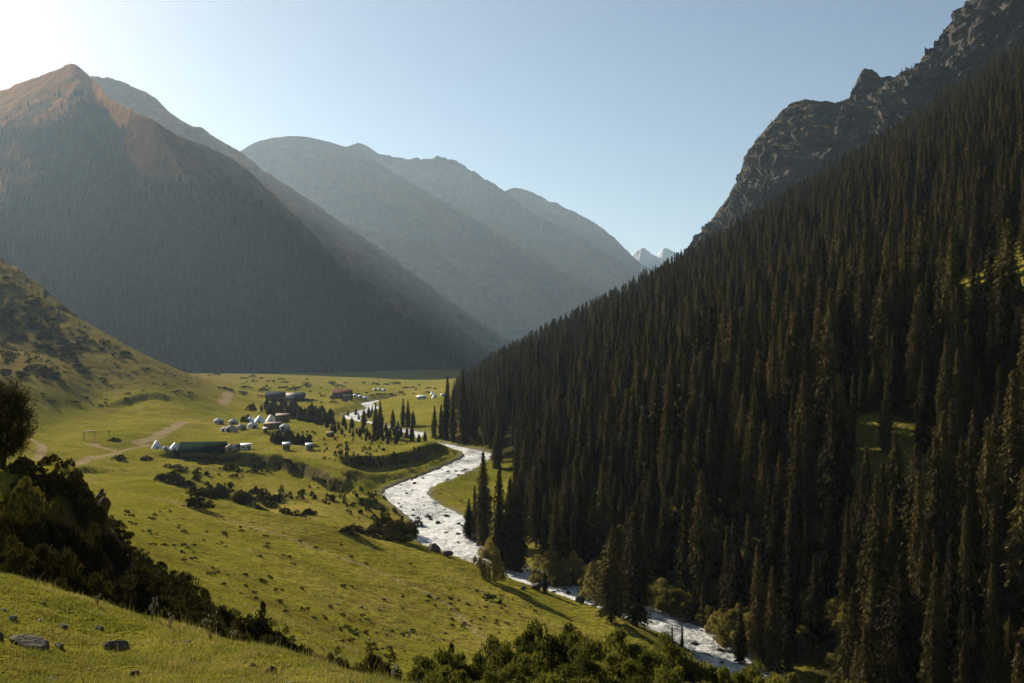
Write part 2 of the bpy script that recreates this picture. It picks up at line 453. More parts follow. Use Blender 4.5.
def build_terrain():
    u = np.concatenate([np.linspace(-.66, .66, 940)])
    th_mid = np.arctan(u)
    a = th_mid[-1]
    side = np.linspace(a, math.pi, 60)[1:]
    th = np.concatenate([-side[::-1], th_mid, side[:-1]])
    ld = [math.log(1.6)]
    while ld[-1] < math.log(13500):
        dd = math.exp(ld[-1]); ld.append(ld[-1] + (.012 if dd < 140 else .0075 if dd < 700 else .013 if dd < 3000 else .06))
    d = np.exp(np.array(ld))
    tc = np.clip(th, -math.radians(48), math.radians(48))
    r = d[:, None] / np.cos(tc)[None]
    X = r * np.sin(th)[None]; Y = r * np.cos(th)[None]
    nd, nt_ = X.shape
    Z = H(X.ravel(), Y.ravel()).reshape(X.shape)
    V = np.stack([X, Y, Z], -1).reshape(-1, 3)
    i = np.arange(nd - 1)[:, None] * nt_; j = np.arange(nt_)[None]; j2 = (j + 1) % nt_
    Fq = np.stack([i + j, i + j2, i + nt_ + j2, i + nt_ + j], -1).reshape(-1, 4)
    # cap at the camera's feet
    c = len(V); V = np.vstack([V, [[0, 0, Z[0].mean()]]])
    cap = np.stack([np.full(nt_, c), (np.arange(nt_) + 1) % nt_, np.arange(nt_)], -1)
    me = mesh_from('ground', V, [Fq, cap], MAT['ground'], True)
    x, y, z = V.T
    dd = np.maximum(y, 1)
    def put(name, val):
        at = me.attributes.new(name, 'FLOAT', 'POINT'); at.data.foreach_set('value', np.asarray(val, np.float32))
    path = np.zeros(len(V)); mk = (y > 60) & (y < 1200) & (np.abs(x) < 600)
    for pts, w, *k in PATHS:
        q = [tuple(hit(a, b, c)[:2]) for a, b, c in pts]
        q = [tuple(p) for p in smooth_line(np.array(q), 40)]
        ds, _, _ = poly_dist(x[mk], y[mk], q)
        wob = w * (1 + .8 * pnoise(x[mk] / 7, y[mk] / 7, 4.0))
        path[mk] = np.maximum(path[mk], (1 - sstep(wob * .5, wob * 1.1, ds)) * (k[0] if k else 1))
    put('path', path)
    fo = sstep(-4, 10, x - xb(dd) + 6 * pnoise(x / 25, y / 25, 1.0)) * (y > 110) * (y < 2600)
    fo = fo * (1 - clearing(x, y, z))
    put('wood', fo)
    bare = np.zeros(len(V)); 
    m = (y > 120) & (y < 1250) & (np.abs(x) < y * .7)
    dist, arc, _ = poly_dist(x[m], y[m], R_XY)
    bare[m] = 1 - sstep(.6, 4.5, dist - np.interp(arc, R_ARC, R_W) * .5 + 2.6 * pnoise(x[m] / 7, y[m] / 7))
    put('shore', bare)
    hill = sstep(-32, 0, z + 8 * pnoise(x / 60, y / 60, 2)) * (x < 0) * sstep(350, 560, y)
    put('dry', hill)
    o = link('ground', me, kind='structure')
    return o

def clearing(x, y, z):
    """the open grassy patches among the trees, 1 inside (plan regions)"""
    out = np.zeros(np.shape(x))
    for (cx, cy, rx, ry) in CLEARINGS:
        q = ((x - cx) / rx) ** 2 + ((y - cy) / ry) ** 2
        out = np.maximum(out, 1 - sstep(.7, 1.1, q))
    ins = np.zeros(np.shape(x), bool)
    for (ax, ay), (bx, by) in zip(CLEAR_POLY, np.roll(CLEAR_POLY, -1, 0)):
        ins ^= ((ay > y) != (by > y)) & (x < (bx - ax) * (y - ay) / (by - ay + 1e-9) + ax)
    out = np.maximum(out, ins)
    return out

PATHS = [
    ([(138, 444, 380), (155, 437, 380), (168, 430, 380), (184, 422, 380)], 3.4),
    ([(222, 404, 500), (227, 398, 500), (229, 391, 500)], 4.5),
    ([(60, 465, 260), (85, 460, 260), (108, 455, 260), (118, 452, 260), (100, 447, 260), (92, 444, 260)], 2.2),
    ([(28, 437, 300), (42, 446, 300), (40, 458, 300), (30, 466, 250)], 2.0),
    ([(118, 452, 300), (135, 448, 300), (150, 445, 350)], 1.2),
    ([(150, 497, 130), (222, 517, 130), (302, 543, 130), (384, 574, 130), (446, 604, 110), (488, 640, 100)], 1.3, .45),
]
_q = [hit(a, b, 150, 900) for a, b in ((928, 296), (985, 260), (1060, 218), (1072, 300), (1000, 338), (938, 348))]
CLEAR_POLY = np.array([q[:2] for q in _q])
_c = hit(888, 470, 150, 900)
CLEARINGS = [(_c[0], _c[1], 11, 26)]

# ---- ground material
def ground_material():
    m, nt, out = material('meadow_ground'); n = N(nt)
    P = n.pos()
    big = n.noise(P, .012, 4, .55); mid = n.noise(P, .07, 5, .6); sm = n.noise(P, .55, 5, .65); fine = n.noise(P, 5.0, 4, .7)
    strk = n.noise(n.mapping(P, (.035, .16, .3), (0, 0, .6)), 1.0, 5, .65, .6)
    g = n.ramp(n.math('ADD', n.math('MULTIPLY', mid, .5), n.math('MULTIPLY', big, .5)), [(.36, (.145, .150, .014)), (.5, (.226, .206, .030)), (.64, (.31, .25, .058))])
    g = n.mix(n.ramp(sm, [(.46, 0), (.72, .5)]), g, (.080, .078, .010))
    g = n.mix(n.ramp(strk, [(.52, 0), (.68, .6)]), g, (.19, .135, .038))
    g = n.mix(n.ramp(fine, [(.35, .25), (.6, 0)]), g, (.055, .052, .008))
    g = n.mix(n.math('MULTIPLY', n.ramp(n.noise(P, 1.1, 4, .7), [(.57, 0), (.64, .75)]), n.ramp(mid, [(.35, .2), (.6, 1)])), g, (.050, .050, .010))
    g = n.mix(n.ramp(n.noise(P, .032, 5, .65), [(.56, 0), (.68, .55)]), g, (.100, .085, .018))
    dry = n.mix(n.ramp(mid, [(.4, 0), (.6, 1)]), (.215, .160, .055), (.150, .120, .036))
    dry = n.mix(n.ramp(sm, [(.45, 0), (.7, .6)]), dry, (.09, .072, .022))
    dry = n.mix(n.ramp(n.noise(P, .11, 5, .7, .3), [(.52, 0), (.60, .85)]), dry, (.042, .036, .016))
    c = n.mix(n.math('MULTIPLY', n.attr('dry'), .9), g, dry)
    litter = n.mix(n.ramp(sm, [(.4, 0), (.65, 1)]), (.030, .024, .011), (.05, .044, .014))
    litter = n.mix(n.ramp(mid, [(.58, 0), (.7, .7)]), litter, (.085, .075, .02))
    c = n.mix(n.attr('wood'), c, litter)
    earth = n.mix(n.ramp(fine, [(.35, 0), (.65, 1)]), (.27, .19, .11), (.38, .29, .19))
    c = n.mix(n.math('MULTIPLY', n.attr('path'), n.ramp(sm, [(.35, 1), (.75, .5)])), c, earth)
    stones = n.mix(n.ramp(n.noise(P, 1.6, 4), [(.4, 0), (.6, 1)]), (.10, .085, .065), (.26, .24, .21))
    c = n.mix(n.attr('shore'), c, stones)
    # bare earth on very steep faces
    nz = n.new('ShaderNodeSeparateXYZ'); nt.links.new(n.new('ShaderNodeNewGeometry').outputs['Normal'], nz.inputs[0])
    steep = n.ramp(n.math('ADD', nz.outputs[2], n.math('MULTIPLY', n.math('SUBTRACT', mid, .5), .25)), [(.74, 1), (.86, 0)])
    c = n.mix(n.math('MULTIPLY', n.math('MULTIPLY', steep, n.math('SUBTRACT', 1, n.attr('wood'))), .8), c, (.085, .066, .036))
    h = n.math('ADD', n.math('MULTIPLY', sm, .7), n.math('ADD', n.math('MULTIPLY', mid, 1.2), n.math('MULTIPLY', fine, .10)))
    bp = n.bump(h, 1.0, 2.6)
    nt.links.new(n.principled(c, 1.0, .0, bp), out.inputs['Surface'])
    return m
MAT['ground'] = ground_material()

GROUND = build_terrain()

# ------------------------------------------------------------------ river water
def build_river():
    nn, nw = 2400, 26
    L = smooth_line(RIVER[::2], nn)
    t = np.gradient(L[:, :2], axis=0); t /= np.linalg.norm(t, axis=1)[:, None]
    nrm = np.stack([t[:, 1], -t[:, 0]], 1)
    s = np.linspace(-1, 1, nw)
    arc = np.concatenate([[0], np.cumsum(np.linalg.norm(np.diff(L[:, :2], axis=0), axis=1))])
    X = L[:, None, 0] + nrm[:, None, 0] * s * (L[:, None, 3] * .5 + 1.6)
    Y = L[:, None, 1] + nrm[:, None, 1] * s * (L[:, None, 3] * .5 + 1.6)
    A = np.repeat(arc[:, None], nw, 1); B = s[None] * L[:, None, 3] * .5
    Z = L[:, None, 2] + .30 * fbm(A / 5, B / 3, 2.0, 3) + .22 * fbm(A / 1.6, B / 1.1, 7.0, 2, .6, True) * .8
    V = np.stack([X, Y, Z], -1).reshape(-1, 3)
    i = np.arange(nn - 1)[:, None] * nw; j = np.arange(nw - 1)[None]
    Fq = np.stack([i + j, i + j + 1, i + nw + j + 1, i + nw + j], -1).reshape(-1, 4)
    m, nt, out = material('river_water'); n = N(nt)
    P = n.pos()
    f1 = n.noise(n.mapping(P, (.30, .22, .3)), 1.0, 6, .68, .8); f2 = n.noise(P, 1.6, 5, .7, .5)
    foam = n.ramp(n.math('ADD', n.math('MULTIPLY', n.math('SUBTRACT', n.noise(P, .07, 3), .5), .30), n.math('ADD', n.math('MULTIPLY', f1, .6), n.math('MULTIPLY', f2, .4))), [(.42, .0), (.55, 1)])
    h = n.math('ADD', n.math('MULTIPLY', f1, .8), n.math('MULTIPLY', f2, .5))
    bp = n.bump(h, 1.0, .9)
    wat = n.principled((.13, .15, .14), .3, .4, bp, IOR=1.33)
    fm = n.principled((.66, .655, .64), .7, .2, bp)
    mx = n.new('ShaderNodeMixShader'); nt.links.new(foam, mx.inputs[0]); nt.links.new(wat, mx.inputs[1]); nt.links.new(fm, mx.inputs[2])
    nt.links.new(mx.outputs[0], out.inputs['Surface'])
    link('river', mesh_from('river', V, Fq, m, True), kind='structure')
build_river()

# ------------------------------------------------------------------ mountains
def mountain_material(name, kind):
    m, nt, out = material(name); n = N(nt)
    P = n.pos()
    sep = n.new('ShaderNodeSeparateXYZ'); nt.links.new(P, sep.inputs[0])
    ng = n.new('ShaderNodeSeparateXYZ'); nt.links.new(n.new('ShaderNodeNewGeometry').outputs['Normal'], ng.inputs[0])
    a = n.noise(P, .004, 6, .6); b = n.noise(P, .02, 6, .65); c = n.noise(P, .09, 5, .65)
    vs = n.noise(n.mapping(P, (.02, .02, .006)), 1.0, 6, .65)
    rock = n.ramp(n.math('ADD', n.math('MULTIPLY', b, .5), n.math('MULTIPLY', c, .5)), [(.35, (.085, .075, .066)), (.65, (.20, .18, .16))])
    grass = n.ramp(n.math('ADD', n.math('MULTIPLY', a, .5), n.math('MULTIPLY', b, .5)), [(.38, (.15, .075, .022)), (.62, (.42, .175, .045))])
    forest = n.ramp(c, [(.35, (.012, .016, .010)), (.65, (.035, .040, .020))])
    if kind == 'cliff':
        strata = n.noise(n.mapping(P, (.012, .012, .05), (.35, .2, 0)), 1.0, 7, .68, .4)
        crack = n.voronoi(n.mapping(P, (.03, .03, .011), (0, .12, 0)), 1.0, 'DISTANCE_TO_EDGE')
        col = n.ramp(n.math('ADD', n.math('MULTIPLY', strata, .6), n.math('MULTIPLY', c, .4)), [(.34, (.040, .038, .036)), (.52, (.078, .071, .065)), (.70, (.135, .115, .098))])
        tuft = n.math('MULTIPLY', n.ramp(ng.outputs[2], [(.42, 0), (.66, 1)]), n.ramp(b, [(.42, 0), (.58, 1)]))
        col = n.mix(tuft, col, (.15, .10, .04))
        col = n.mix(n.ramp(n.noise(P, .035, 5, .7), [(.60, 0), (.68, .8)]), col, (.03, .032, .016))
        h = n.math('ADD', n.math('MULTIPLY', strata, 1.0), n.math('ADD', n.math('MULTIPLY', c, .5), n.math('MULTIPLY', n.ramp(crack, [(0, 0), (.12, 1)]), .35)))
        bp = n.bump(h, 1.0, 14)
    elif kind == 'snow':
        sn = n.ramp(n.math('ADD', n.math('MULTIPLY', sep.outputs[2], 1 / 1600), n.math('MULTIPLY', n.math('SUBTRACT', b, .5), .7)), [(.66, 0), (.72, 1)])
        col = n.mix(sn, rock, (.50, .52, .55)); bp = n.bump(b, .8, 40)
    else:
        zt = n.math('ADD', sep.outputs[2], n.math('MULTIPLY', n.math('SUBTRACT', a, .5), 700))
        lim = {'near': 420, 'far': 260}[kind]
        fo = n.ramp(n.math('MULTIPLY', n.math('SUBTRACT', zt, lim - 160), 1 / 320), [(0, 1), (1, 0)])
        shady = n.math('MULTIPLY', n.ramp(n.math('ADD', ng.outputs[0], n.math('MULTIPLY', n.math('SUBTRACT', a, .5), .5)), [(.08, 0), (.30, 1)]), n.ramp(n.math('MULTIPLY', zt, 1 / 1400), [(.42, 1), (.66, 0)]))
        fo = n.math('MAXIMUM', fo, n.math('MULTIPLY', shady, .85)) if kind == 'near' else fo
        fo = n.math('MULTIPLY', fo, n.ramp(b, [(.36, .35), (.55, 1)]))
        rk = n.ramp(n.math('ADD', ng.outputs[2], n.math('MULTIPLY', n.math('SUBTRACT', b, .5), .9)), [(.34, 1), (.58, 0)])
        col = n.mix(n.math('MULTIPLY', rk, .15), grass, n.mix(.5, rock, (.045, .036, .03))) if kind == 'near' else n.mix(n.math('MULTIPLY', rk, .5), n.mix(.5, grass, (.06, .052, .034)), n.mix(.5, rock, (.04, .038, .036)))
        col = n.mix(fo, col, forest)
        bp = n.bump(n.math('ADD', n.math('MULTIPLY', vs, 1.0), n.math('MULTIPLY', c, .5)), .9, 18)
    nt.links.new(n.principled(col, 1.0, .0, bp), out.inputs['Surface'])
    return m
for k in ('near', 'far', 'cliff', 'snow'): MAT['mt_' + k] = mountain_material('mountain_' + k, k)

def mountain(name, crest, foot, mat, nu=420, nv=150, spur=(140, 320), rough=(26, 190), jag=(8, 60), back=(1500, -1.0), prof=1.05, seed=0.0, crag=0.0):
    """crest and foot: lists of (column, row, depth), same stations order; the face hangs between them, the far side falls away behind"""
    cr = smooth_line(np.array([ray(*p) for p in crest]), nu)
    ft = np.array([ray(*p) for p in foot]); 
    tf = np.linspace(0, 1, len(ft)); tu = np.linspace(0, 1, nu)
    f3 = np.stack([np.interp(tu, tf, ft[:, k]) for k in range(3)], 1)
    for _ in range(30): f3[1:-1] = (f3[:-2] + f3[1:-1] * 2 + f3[2:]) / 4
    nb = nv // 3
    v = np.concatenate([np.linspace(0, 1, nv), np.linspace(0, 1, nb + 1)[1:]])
    front = np.arange(len(v)) < nv
    Pn = np.zeros((len(v), nu, 3))
    for k in range(len(v)):
        if front[k]:
            t = v[k]; Pn[k, :, :2] = f3[:, :2] * (1 - t) + cr[:, :2] * t
            Pn[k, :, 2] = f3[:, 2] * (1 - t ** prof) + cr[:, 2] * t ** prof
        else:
            t = v[k]; off = cr[:, :2] / np.linalg.norm(cr[:, :2], axis=1)[:, None] * back[0]
            Pn[k, :, :2] = cr[:, :2] + off * t
            Pn[k, :, 2] = cr[:, 2] * (1 - t) + (-60) * t
    env = np.where(front, np.sin(np.pi * np.clip(v, 0, 1) ** .8) ** .7, np.sin(np.pi * v) ** .7)[:, None]
    arc = np.concatenate([[0], np.cumsum(np.linalg.norm(np.diff(cr[:, :2] * .5 + f3[:, :2] * .5, axis=0), axis=1))])[None]
    hgt = np.where(front, v, 1 + v)[:, None]
    dw = 60 * pnoise(arc / 300 + seed, hgt * 3, 5.0)
    sp = fbm((arc + dw) / spur[1] + seed, hgt * 1.1 + seed, seed, 4, .55, True)
    x, y, z = Pn[..., 0], Pn[..., 1], Pn[..., 2]
    ro = fbm(x / rough[1], y / rough[1], z / rough[1] + seed, 6, .56)
    nrm = np.gradient(cr[:, :2], axis=0); nrm = np.stack([nrm[:, 1], -nrm[:, 0]], 1); nrm /= np.linalg.norm(nrm, axis=1)[:, None]
    for _ in range(40): nrm[1:-1] = (nrm[:-2] + nrm[1:-1] * 2 + nrm[2:]) / 4
    disp = env * spur[0] * sp + (env * .9 + .04) * rough[0] * ro
    if crag:
        q = fbm(x / 120, y / 120, z / 120 + 3, 3)
        joint = np.abs(pnoise(x / 38 + seed, y / 38, z / 150)) * 2 + np.abs(pnoise(x / 15, y / 15 + seed, z / 70))
        sawz = ((z / 34 + 1.6 * q + x / 160) % 1.0); saw2 = ((z / 13 + 2.1 * q - x / 90) % 1.0)
        disp = disp + (env * .9 + .1) * crag * (joint * .9 - 1.1 * sawz - .45 * saw2 + .5)
    sgn = np.where(front, 1.0, -1.0)[:, None]
    Pn[..., 0] += nrm[None, :, 0] * disp * .8 * sgn; Pn[..., 1] += nrm[None, :, 1] * disp * .8 * sgn; Pn[..., 2] += disp * .45 * (1 - .8 * np.exp(-((hgt - 1) / .05) ** 2))
    top = np.exp(-((hgt - 1) / .08) ** 2)
    Pn[..., 2] += top * jag[0] * fbm(arc / jag[1] + seed * 3, 0.0 * hgt, 2.0, 4, .6, True)
    V = Pn.reshape(-1, 3)
    i = np.arange(len(v) - 1)[:, None] * nu; j = np.arange(nu - 1)[None]
    Fq = np.stack([i + j, i + j + 1, i + nu + j + 1, i + nu + j], -1).reshape(-1, 4)
    link(name, mesh_from(name, V, Fq, mat, True), kind='structure')
    return Pn[:nv]

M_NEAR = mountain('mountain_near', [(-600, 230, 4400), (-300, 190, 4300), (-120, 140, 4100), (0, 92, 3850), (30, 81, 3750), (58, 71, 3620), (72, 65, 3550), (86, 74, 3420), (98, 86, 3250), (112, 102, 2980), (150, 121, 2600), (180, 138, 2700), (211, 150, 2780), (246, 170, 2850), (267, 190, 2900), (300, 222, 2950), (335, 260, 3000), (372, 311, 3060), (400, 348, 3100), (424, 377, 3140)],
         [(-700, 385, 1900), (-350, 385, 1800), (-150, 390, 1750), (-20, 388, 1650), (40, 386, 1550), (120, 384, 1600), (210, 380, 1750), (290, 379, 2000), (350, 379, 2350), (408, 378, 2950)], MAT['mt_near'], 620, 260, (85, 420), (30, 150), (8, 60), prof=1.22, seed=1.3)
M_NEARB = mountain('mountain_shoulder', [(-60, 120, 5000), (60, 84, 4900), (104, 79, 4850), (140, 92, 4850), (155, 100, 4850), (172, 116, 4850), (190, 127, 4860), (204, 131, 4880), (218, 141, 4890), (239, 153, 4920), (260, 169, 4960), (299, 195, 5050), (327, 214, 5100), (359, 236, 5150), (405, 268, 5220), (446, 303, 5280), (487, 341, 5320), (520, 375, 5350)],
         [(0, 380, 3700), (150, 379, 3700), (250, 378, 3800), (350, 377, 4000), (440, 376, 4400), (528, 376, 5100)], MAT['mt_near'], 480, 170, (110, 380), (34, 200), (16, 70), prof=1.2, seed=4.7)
mountain('mountain_spur', [(280, 196, 6304), (330, 216, 6162), (360, 229, 6068), (413, 240, 5927), (446, 260, 5880), (487, 296, 5833), (520, 322, 5833), (575, 374, 5833)],
         [(280, 377, 5174), (400, 376, 5174), (500, 375, 5269), (580, 375, 5551)], MAT['mt_far'], 360, 120, (60, 300), (30, 240), (8, 80), seed=7.1)
mountain('mountain_round', [(150, 230, 8106), (210, 174, 7990), (240, 152, 7874), (265, 140, 7874), (300, 137, 7874), (330, 143, 7932), (364, 155, 7990), (405, 180, 8106), (446, 202, 8222), (487, 218, 8396), (520, 233, 8569), (563, 248, 8801), (591, 256, 8975), (622, 273, 9148), (680, 310, 9380), (760, 365, 9611)],
         [(150, 376, 6369), (350, 375, 6600), (500, 374, 6948), (640, 373, 7990), (770, 372, 9264)], MAT['mt_far'], 520, 150, (190, 480), (44, 260), (8, 120), prof=1.15, seed=2.9)
mountain('mountain_jagged', [(290, 175, 9549), (340, 152, 9444), (352, 147, 9444), (362, 147, 9444), (380, 157, 9444), (405, 161, 9444), (421, 160, 9444), (446, 160, 9444), (466, 169, 9444), (487, 183, 9496), (503, 193, 9549), (528, 213, 9600), (556, 228, 9652), (580, 243, 9704), (640, 280, 9860), (760, 350, 10067)],
         [(290, 374, 8718), (500, 373, 8822), (760, 372, 9652)], MAT['mt_far'], 460, 120, (190, 500), (60, 320), (44, 170), seed=5.5)
mountain('mountain_distant', [(430, 235, 11024), (480, 203, 10920), (505, 192, 10920), (520, 190, 10920), (540, 198, 10920), (563, 208, 10920), (590, 222, 10972), (615, 240, 11024), (637, 262, 11076), (660, 277, 11128), (720, 320, 11232), (800, 366, 11336)],
         [(430, 374, 10296), (600, 373, 10296), (800, 372, 11024)], MAT['mt_far'], 360, 110, (180, 480), (60, 320), (30, 150), seed=8.8)
mountain('snow_mountain', [(560, 290, 12400), (600, 272, 12400), (630, 257, 12400), (641, 249, 12400), (648, 253, 12400), (656, 257, 12400), (664, 249, 12350), (671, 252, 12350), (680, 256, 12350), (690, 254, 12350), (705, 262, 12350), (740, 268, 12400), (800, 262, 12400), (900, 250, 12400)],
         [(560, 372, 11300), (700, 372, 11300), (900, 372, 11300)], MAT['mt_snow'], 420, 110, (160, 420), (60, 260), (30, 130), (700, 0), seed=3.6)
M_CLIFF = mountain('cliff_mountain', [(660, 330, 2150), (680, 296, 2120), (693, 260, 2100), (708, 228, 2080), (737, 184, 2040), (745, 166, 2030), (758, 143, 2000), (783, 113, 1960), (802, 103, 1930), (828, 105, 1900), (848, 101, 1900), (857, 83, 1900), (866, 72, 1900), (889, 80, 1880), (904, 74, 1860), (923, 68, 1840), (930, 55, 1830), (951, 44, 1800), (953, 26, 1800), (963, 19, 1790), (975, 1, 1780), (1010, -30, 1740), (1080, -70, 1700), (1200, -120, 1650), (1500, -160, 1600)],
         [(655, 372, 1850), (700, 330, 1800), (760, 280, 1720), (830, 215, 1640), (900, 170, 1580), (980, 120, 1520), (1080, 60, 1480), (1200, 0, 1450), (1520, -60, 1400)], MAT['mt_cliff'], 1200, 420, (55, 120), (60, 130), (9, 24), (900, 0), .9, seed=6.2, crag=16)

# ------------------------------------------------------------------ spruces
def leaf_quads(c, a, b):
    """quads centred at c, half axes a and b; returns verts and faces"""
    V = np.stack([c - a - b * .6, c + a - b * .25, c + a + b * .25, c - a + b * .6], 1).reshape(-1, 3)
    return V, np.arange(len(V)).reshape(-1, 4)

def unit(v): return v / np.maximum(np.linalg.norm(v, axis=-1, keepdims=True), 1e-9)

def spruce_crown(seed, hgt=28.0, rmax=2.5, gaps=.1, levels=105, base=.03):
    r_ = np.random.default_rng(seed)
    Cc, A, B = [], [], []
    zs = np.linspace(base, .992, levels) ** .97
    lean = r_.normal(0, .008, 2)
    bulge = r_.uniform(.7, 1.2, 9)
    for zt in zs:
        t = 1 - zt
        rad = rmax * min(1.0, (t * 1.9) ** .75) * (1 - .25 * max(0, t - .75) / .25) * np.interp(zt * 8, range(9), bulge) ** .6 * r_.uniform(.8, 1.15)
        nb = max(4, int(5 + 5 * rad / rmax))
        az = r_.uniform(0, 6.28) + np.arange(nb) * 6.283 / nb + r_.normal(0, .25, nb)
        for a in az:
            if r_.random() < gaps: continue
            L = rad * r_.uniform(.55, 1.15)
            n = max(2, int(L / .42))
            s = np.linspace(.30, 1, n) * L
            out = np.array([math.cos(a), math.sin(a), 0]); tan = np.array([-math.sin(a), math.cos(a), 0])
            drop = -.28 * s - .09 * s ** 2 + .12 * (s > .8 * L)
            c = out[None] * s[:, None] + np.array([0, 0, 1])[None] * (zt * hgt + drop)[:, None] + r_.normal(0, .10, (n, 3)) + np.array([*lean, 0]) * zt * hgt
            for k in range(3):
                dirv = unit(out[None] * r_.uniform(.2, .9, (n, 1)) + tan[None] * r_.normal(0, .6, (n, 1)) + np.array([0, 0, -1])[None] * r_.uniform(.35, 1.3, (n, 1)))
                wv = unit(np.cross(dirv, r_.normal(size=(n, 3))))
                sz = r_.uniform(.22, .50, (n, 1)) * (.55 + .45 * L / rmax)
                Cc.append(c + dirv * sz * .4 + r_.normal(0, .14, (n, 3))); A.append(dirv * sz); B.append(wv * sz * r_.uniform(.38, .7, (n, 1)))
    V, Fq = leaf_quads(np.vstack(Cc), np.vstack(A), np.vstack(B))
    # leading shoot and thin inner body so that the middle is closed
    k = 7; prof = [(.05 * rmax, base * hgt), (.36 * rmax, base * hgt + 2), (.36 * rmax, .45 * hgt), (.2 * rmax, .8 * hgt), (.02, .99 * hgt), (.01, hgt)]
    cv = []; cf = []
    for (rr, zz) in prof:
        for q in range(k):
            an = 6.283 * q / k; cv.append((rr * math.cos(an) * r_.uniform(.8, 1.2) + lean[0] * zz, rr * math.sin(an) * r_.uniform(.8, 1.2) + lean[1] * zz, zz))
    b = len(V)
    for i in range(len(prof) - 1):
        for q in range(k): cf.append((b + i * k + q, b + i * k + (q + 1) % k, b + (i + 1) * k + (q + 1) % k, b + (i + 1) * k + q))
    return mesh_from('spruce_crown', np.vstack([V, np.array(cv)]), np.vstack([Fq, np.array(cf)]), MAT['spruce'])

def trunk_mesh(hgt, r, name='trunk', mat=None):
    s = Shape(); s.lathe([(r * 1.35, -1.5), (r * 1.1, .3), (r, hgt * .1), (r * .6, hgt * .5), (r * .08, hgt * .97)], 8)
    return s.mesh(name, mat or MAT['bark'], True)

VAR = [(1, 28, 2.15, .08, 115, .03), (2, 28, 1.85, .08, 115, .04), (3, 28, 2.6, .14, 110, .03), (4, 28, 2.1, .24, 100, .06), (5, 28, 1.6, .06, 115, .02), (6, 28, 2.7, .30, 90, .08), (7, 28, 3.6, .08, 110, .01)]
CROWNS = [spruce_crown(*v) for v in VAR]
TRUNK = trunk_mesh(28, .34)

def make_spruce(kind, loc, rz, hgt, width, label, group, name='spruce_tree', cat='spruce'):
    k = hgt / 28.0
    t = thing(name, label, cat, loc, rz, group, (k * width, k * width, k))
    link('crown', CROWNS[kind], t); link('trunk', TRUNK, t)
    return t

# candidate positions in the wood on the right
def wood_points():
    out = []
    for (d0, d1, sp) in ((128, 420, 5.8), (420, 900, 6.8), (900, 1900, 8.6)):
        gx = np.arange(-120, 1250, sp); gy = np.arange(d0, d1, sp)
        X, Y = np.meshgrid(gx, gy)
        X = X + rng.uniform(-.48, .48, X.shape) * sp; Y = Y + rng.uniform(-.48, .48, X.shape) * sp
        out.append(np.stack([X.ravel(), Y.ravel()], 1))
    P = np.vstack(out)
    x, y = P.T
    u = x / y
    m = (u > -.25) & (u < .68) & (x > xb(y) + 1 + 5 * pnoise(x / 30, y / 30, 2.2))
    # thinner just above the water, small openings inside
    X = x - xb(y)
    dens = .8 + .2 * sstep(4, 30, X)
    dens = dens * np.where(pnoise(x / 38, y / 38, 9.1) > .5, .4, 1)
    m &= rng.random(len(x)) < dens
    P = P[m]
    z = H(P[:, 0], P[:, 1])
    cl = clearing(P[:, 0], P[:, 1], z)
    ck = cl < .35 + .9 * (rng.random(len(cl)) < .14); P = P[ck]; z = z[ck]
    return np.column_stack([P, z])
W = wood_points()
_far = W[:, 1] > 60
W_H = 24.5 * (1 + .26 * rng.normal(size=len(W)).clip(-1.8, 1.6)) * (.8 + .2 * sstep(6, 40, W[:, 0] - xb(W[:, 1]))) * (1 - .25 * sstep(250, 600, W[:, 2]))
_small = rng.random(len(W)) < .24; W_H[_small] *= rng.uniform(.3, .6, _small.sum())
W_K = rng.choice(7, len(W), p=[.22, .22, .16, .12, .16, .09, .03])
W_W = rng.uniform(.8, 1.35, len(W))

